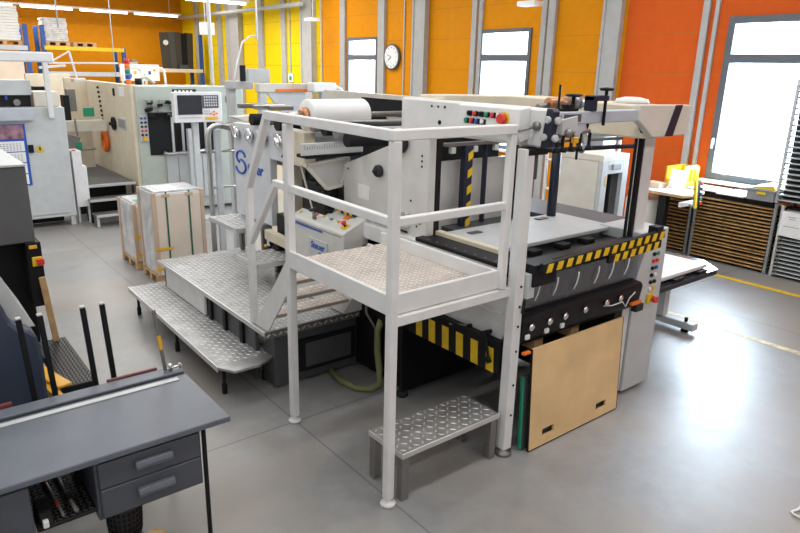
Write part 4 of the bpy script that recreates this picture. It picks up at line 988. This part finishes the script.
yl = MB('amber'); yl.obox((.86,3.22,.025),(.16,.14,.045),(0,0,.4)); yl.obox((.87,3.23,.055),(.10,.09,.02),(0,.1,.9)); solo(yl,'yellow_bag','yellow crumpled bag on the floor under the desk','bag')
# measuring stop on desk corner
ms = thing('gauge_post','thin steel gauge post with yellow tape at the desk rear corner','gauge',(1.20,3.82,.75))
MB(['dsteel']).bar((1.195,3.82,.756),(1.155,3.82,1.17),.022,.012).build('post', ms)
MB(['amber']).bar((1.181,3.82,.90),(1.171,3.82,1.0),.024,.015).build('tape', ms)
mm = MB(['steel','blk2']); mm.cyl((1.22,3.80,.757),(1.22,3.80,.80),.012,10); mm.cyl((1.20,3.80,.77),(1.29,3.80,.775),.008,8); mm.cyl((1.28,3.80,.76),(1.28,3.80,.79),.008,8); mm.build('clamp', ms)

# ================================================================== BACKGROUND LEFT: pallet racking
Rk = thing('pallet_racking','blue and yellow pallet racking against the ochre end wall','racking',(5.5,24.5,0))
for x in (4.15,4.62,7.02,9.72):
    for y in (23.9,24.9):
        MB('rblue').box(x-.06,x+.06,y-.05,y+.05,.002,3.65 if x<5 else 3.05 if x<8 else 3.6).build('upright', Rk)
for y in (23.84,24.96): MB('yel2').box(4.62,7.02,y-.03,y+.03,2.92,3.04).build('beam', Rk)
for y in (23.84,24.96): MB('bgrey').box(4.62,7.02,y-.03,y+.03,2.13,2.27).build('beam', Rk)
for y in (23.84,24.96): MB('cream').box(7.02,9.72,y-.03,y+.03,2.30,2.42).build('beam', Rk)
for z in (2.27,3.04): MB('dsteel').box(4.65,7.0,23.9,24.9,z-.03,z-.002).build('shelf', Rk)
MB('dsteel').box(7.05,9.68,23.9,24.9,2.39,2.418).build('shelf', Rk)
MB('bgrey').box(2.2,4.15,23.8,23.86,2.88,3.02).build('beam', Rk)
MB('dsteel').box(2.2,4.15,23.86,24.9,2.98,3.018).build('shelf', Rk)
MB('rblue').box(2.2,2.3,23.85,23.95,.002,3.0).build('upright', Rk); MB('rblue').box(2.2,2.3,24.8,24.9,.002,3.0).build('upright', Rk)
def flatpallet(mb,x0,x1,y0,y1,z,m=0):
    mb.box(x0,x1,y0,y1,z+.11,z+.145,m=m,bev=0); mb.box(x0,x1,y0,y1,z,z+.02,m=m,bev=0)
    for a in (x0,(x0+x1)/2-.06,x1-.12): mb.box(a,a+.12,y0,y1,z+.02,z+.11,m=m,bev=0)
def load(name,label,x0,x1,z,h,ripple=.0,m='wrap'):
    t = thing(name,label,'wrapped load',((x0+x1)/2,24.3,z),group='wrapped loads on the racking')
    p = MB('pine'); flatpallet(p,x0,x1,23.95,24.8,z+.001); p.build('pallet', t)
    b = MB(m); n=12
    for i in range(n): b.box(x0+.03+.012*math.sin(i*2.1),x1-.03+.015*math.sin(i*1.7),23.97,24.78,z+.15+h*i/n,z+.15+h*(i+1)/n-.004,bev=.01)
    b.build('wrapped_stack', t); return t
load('wrapped_load','silvery film wrapped load on the yellow racking beam',4.68,5.40,3.04,.70)
load('wrapped_load','big pale wrapped load at the upper left picture edge',3.1,4.05,3.02,1.0,m='paper')
t = MB('pine'); flatpallet(t,5.5,6.2,23.95,24.8,3.041); solo(t,'empty_pallet','empty wooden pallet on the yellow racking beam','pallet')
t = thing('sheet_stack','dark grey sheets standing on the cream shelf at far left wall','sheets',(9.0,24.3,2.42))
for i in range(5):
    MB(['brnblk','dgrey','brnblk','blk2','brnblk'][i]).obox((8.53+i*.225,24.2+i*.03,2.42+.62),(.30,.06,1.20+.03*(i%3)),(0,.02*(i-2),0)).build('sheet', t)
MB('paper').lathe([(.09,0),(.09,.02)],(8.55,24.15,3.3),(0,-1,0),14).build('roundel', t)
mm = [('card',(7.2,7.5,2.421,2.62)),('dgrey',(7.55,7.72,2.421,2.58)),('mgrey',(7.30,7.46,2.625,2.70)),('dgrey',(8.95,9.25,2.421,2.56))]
lab = ['brown carton at the left end of the cream shelf','dark tin beside the brown carton on the cream shelf','grey box on top of the brown shelf carton','flat dark box at the right end of the cream shelf']
for (m_,(a,b,c,d_)),l_ in zip(mm,lab): solo(MB(m_).box(a,b,24.0,24.3,c,d_),'shelf_box',l_,'box','boxes on the cream shelf')
# lower shelf load left
solo(MB('cardl').box(3.0,4.0,23.9,24.8,2.0,2.75),'carton_load','pale carton load below the upper left racking shelf','cartons')
MB('bgrey').box(2.2,4.15,23.8,24.9,1.92,1.999).build('shelf', Rk)
# materials table with posters seen above far machine
pb = thing('poster_board','white board with small coloured pictures behind the signal tower','board',(6.6,22,0))
MB('paper').box(6.3,7.5,21.95,22.0,2.05,2.55).build('sheet', pb); MB('lgrey').box(6.85,6.95,22.0,22.06,.002,2.4).build('stand', pb); MB('lgrey').box(6.6,7.2,21.8,22.2,.002,.03).build('base', pb)
pc = MB(['blue','amber','red','greenp'])
for i in range(6): pc.box(6.55+i*.15,6.63+i*.15,21.94,21.95,2.15+.1*(i%3),2.25+.1*(i%3),m=i%4,bev=0)
pc.build('picture', pb)

# articulated work lamp above the far machine
al = thing('arm_lamp','white articulated arm lamp above the cream machine','lamp',(2.95,13.0,2.3))
mm = MB('white'); mm.bar((2.98,13.0,2.28),(2.9,13.0,2.76),.035); mm.build('arm', al); mm = MB('white'); mm.bar((2.9,13.0,2.76),(2.55,13.0,2.56),.025); mm.build('arm', al)
MB('paper').obox((2.6,12.98,2.50),(.42,.07,.04),(0,-.1,0)).build('lamp_head', al)
MB('white').bar((2.55,13.0,2.56),(3.7,13.0,2.58),.03).build('boom', al)
MB('white2').box(2.9,3.1,12.9,13.1,2.24,2.30).build('base', al)

# rear feeder frame of the press, behind the roll
Q = thing('feeder_frame','pale feeder frame with orange strip and grey plate behind the foil roll','feeder',(4.4,8.2,0))
MB('white2').box(4.0,5.05,8.0,8.12,2.27,2.38,bev=.006).build('top_beam', Q)
MB('orange').box(4.24,4.72,7.985,8.0,2.275,2.31).build('orange_strip', Q)
MB('lgrey').prism([(4.12,2.27),(4.70,2.27),(4.68,1.98),(4.35,1.98)],'y',8.02,8.06).build('plate', Q)
MB('lgrey').box(4.02,4.12,8.02,8.1,.002,2.27).build('leg', Q); MB('lgrey').box(4.95,5.05,8.02,8.1,.002,2.27).build('leg', Q)
MB('lgrey').box(3.72,3.82,8.3,8.4,.002,2.30).build('leg', Q)
MB('lgrey').box(3.70,4.05,8.25,8.4,2.30,2.40).build('bracket', Q)
MB('lgrey').box(4.0,4.32,8.3,8.4,2.38,2.56).build('control_box', Q)
MB('blk2').box(3.86,3.92,8.2,8.26,2.40,2.60).build('black_handle', Q)
MB('dsteel').box(3.55,4.3,7.8,8.3,1.80,1.86).build('feed_table', Q)
MB('white2').prism([(3.50,1.99),(3.86,2.0),(3.64,1.93)],'y',7.7,7.9).build('tray', Q)
la = thing('white_lamp','white box lamp on a curved white arm above the foil roll','lamp',(4.85,8.0,2.3))
MB('paper').box(4.70,5.06,7.80,7.98,2.28,2.40,bev=.01).build('lamp_head', la)
MB('white').tube([(5.04,7.9,2.33),(5.12,7.9,2.34),(5.2,7.9,2.30),(5.28,7.9,2.18),(5.32,7.9,2.0),(5.32,7.9,.01)],.03,10).build('arm', la)
# machine guard posts and supply poles
pole_l = [((5.19,12.3),2.2,4.8,.035,'thick white supply pole over the grey green housing'),((6.75,13.5),3.12,4.8,.02,'thin white pole carrying a cable left of the yellow panels'),((4.2,15.0),2.3,4.8,.010,'thin hanging cable above the cream machine'),((2.56,12.0),3.1,4.8,.012,'white drop rod before the silvery wrapped load')]
for (p_,a,b,r_,l_) in pole_l:
    t = MB('white' if r_>.015 else 'lgrey'); t.cyl((p_[0],p_[1],a),(p_[0],p_[1],5.19),r_,10); solo(t,'supply_pole',l_,'pole')
cb = MB('lgrey'); cb.tube([(6.75,13.5,3.2),(6.6,13.5,3.20),(6.4,13.5,3.06),(6.2,13.4,2.6),(6.05,13.3,2.17)],.018,8); solo(cb,'curled_cable','grey cable bowing down from the thin white pole','cable')
hs = thing('hanging_box','bright white box hanging from the ceiling before the yellow wall','box lamp',(5.5,13.4,3.2))
MB('paper').box(5.46,5.72,13.3,13.45,3.17,3.40).build('housing', hs); MB('lgrey').cyl((5.56,13.38,3.40),(5.56,13.38,5.19),.01,8).build('cord', hs)
for i,(y,z,l_) in enumerate(((8.25,3.74,'small white ceiling sensor hanging before the grey column at right of centre'),(15.6,3.76,'small white ceiling lamp hanging between yellow and orange panels'))):
    t = thing('hanging_lamp',l_,'lamp',(9.4,y,z)); MB('paper').box(9.25,9.5,y-.2,y+.2,z-.03,z+.05,bev=.01).build('housing', t); MB('lgrey').cyl((9.4,y,z+.05),(9.4,y,5.19),.012,8).build('cord', t)
eb = MB('paper'); eb.box(9.96,9.995,17.72,17.98,2.16,2.40); ebo = solo(eb,'exit_sign','small white and green sign on the yellow wall','sign')
MB('greenp').box(9.955,9.96,17.78,17.92,2.20,2.33).build('green_symbol', ebo)
# clock
ck = thing('wall_clock','round white wall clock with dark rim on the orange wall','clock',(9.95,12.92,2.87))
MB('dgrey').lathe([(.27,0),(.30,.02),(.30,.06),(.265,.065)],(9.99,12.92,2.87),(-1,0,0),32).build('rim', ck)
MB('paper').lathe([(.26,0),(.26,.004)],(9.925,12.92,2.87),(-1,0,0),32).build('face', ck)
mm = MB('blk2'); mm.bar((9.915,12.92,2.87),(9.915,13.03,2.80),.018,.008); mm.bar((9.915,12.92,2.87),(9.915,13.08,2.93),.012,.008)
mm.build('hands', ck)
mm = MB('blk2')
for i in range(12):
    a=i*PI/6; mm.bar((9.918,12.92+.20*math.sin(a),2.87+.20*math.cos(a)),(9.918,12.92+.24*math.sin(a),2.87+.24*math.cos(a)),.012,.006)
mm.build('hour_marks', ck)
# white wire loop at the lower right corner
lp_ = MB('paper'); lp_.tube([(4.20+.10*math.cos(a),1.12+.05*math.sin(a)+.02*math.sin(3*a),.012+.006*math.sin(2*a)) for a in [i*2*PI/20 for i in range(18)]],.008,8); solo(lp_,'wire_loop','loop of white wire on the floor at lower right corner','wire')

# ================================================================== LIGHTS
def area(name, loc, rot, sx, sy, power, col=(1,1,1)):
    l = bpy.data.lights.new(name,'AREA'); l.shape='RECTANGLE'; l.size=sx; l.size_y=sy; l.energy=power; l.color=col
    o = bpy.data.objects.new(name,l); COL.objects.link(o); o.location=loc; o.rotation_euler=rot; return o
g='linear ceiling lights'
def strip(y,z,x0,x1,n,label):
    t = thing('ceiling_light',label,'ceiling light',((x0+x1)/2,y,z),group=g)
    MB('white').box(x0,x1,y-.05,y+.05,z+.06,z+.12).build('housing', t)
    L=(x1-x0)/n
    for i in range(n): MB('tube').cyl((x0+L*i+.12,y,z+.03),(x0+L*(i+1)-.12,y,z+.03),.035,10).build('tube', t)
    for x in (x0+.4,x1-.4): MB('lgrey').cyl((x,y,z+.12),(x,y,5.19),.01,6).build('hanger', t)
strip(24.8,4.2,2.4,9.4,4,'linear tube light in front of the ochre end wall')
strip(18.0,4.2,3.0,8.8,3,'linear tube light crossing the top edge above the yellow panels')
for y in (-1.5,2.0,5.5,9.0,12.5):
    area('ceiling_lamp',(3.2,y,5.0),(0,0,0),11.0,.35,140,(1,.975,.94))
for y in (17.9,24.7,21.3,15.2): area('ceiling_lamp',(5.5,y,4.1 if y in (17.9,24.7) else 5.0),(0,0,0),6.8,.3,230 if y<24 else 130,(1,.965,.92))
for (a,b,c,d),pw in zip(WINS,(560,250,220)):
    area('daylight',(10.35,(a+b)/2,(c+d)/2),(0,PI/2,0),d-c,b-a,pw,(.70,.85,1.0))
wd = bpy.data.worlds.new('World'); SC.world = wd; wd.use_nodes = True
bg = wd.node_tree.nodes['Background']; bg.inputs['Color'].default_value=(.88,.94,1,1); bg.inputs['Strength'].default_value=4.5

# ================================================================== CAMERA
cam = bpy.data.cameras.new('Camera'); co = bpy.data.objects.new('Camera',cam); COL.objects.link(co)
f,p_,r_,y_ = 653.81537, 1.27765774, .024787412, -.675338951
cam.sensor_width = 36; cam.sensor_fit='HORIZONTAL'; cam.lens = f/800*36; cam.clip_start=.05; cam.clip_end=200
rot = Matrix.Rotation(y_,3,'Z') @ Matrix.Rotation(p_,3,'X') @ Matrix.Rotation(r_,3,'Z')
co.matrix_world = Matrix.Translation((0,0,2.6)) @ rot.to_4x4()
SC.camera = co
vs_ = SC.view_settings; vs_.view_transform='Standard'; vs_.look='None'; vs_.gamma=1; vs_.use_curve_mapping=False; vs_.exposure=0.0
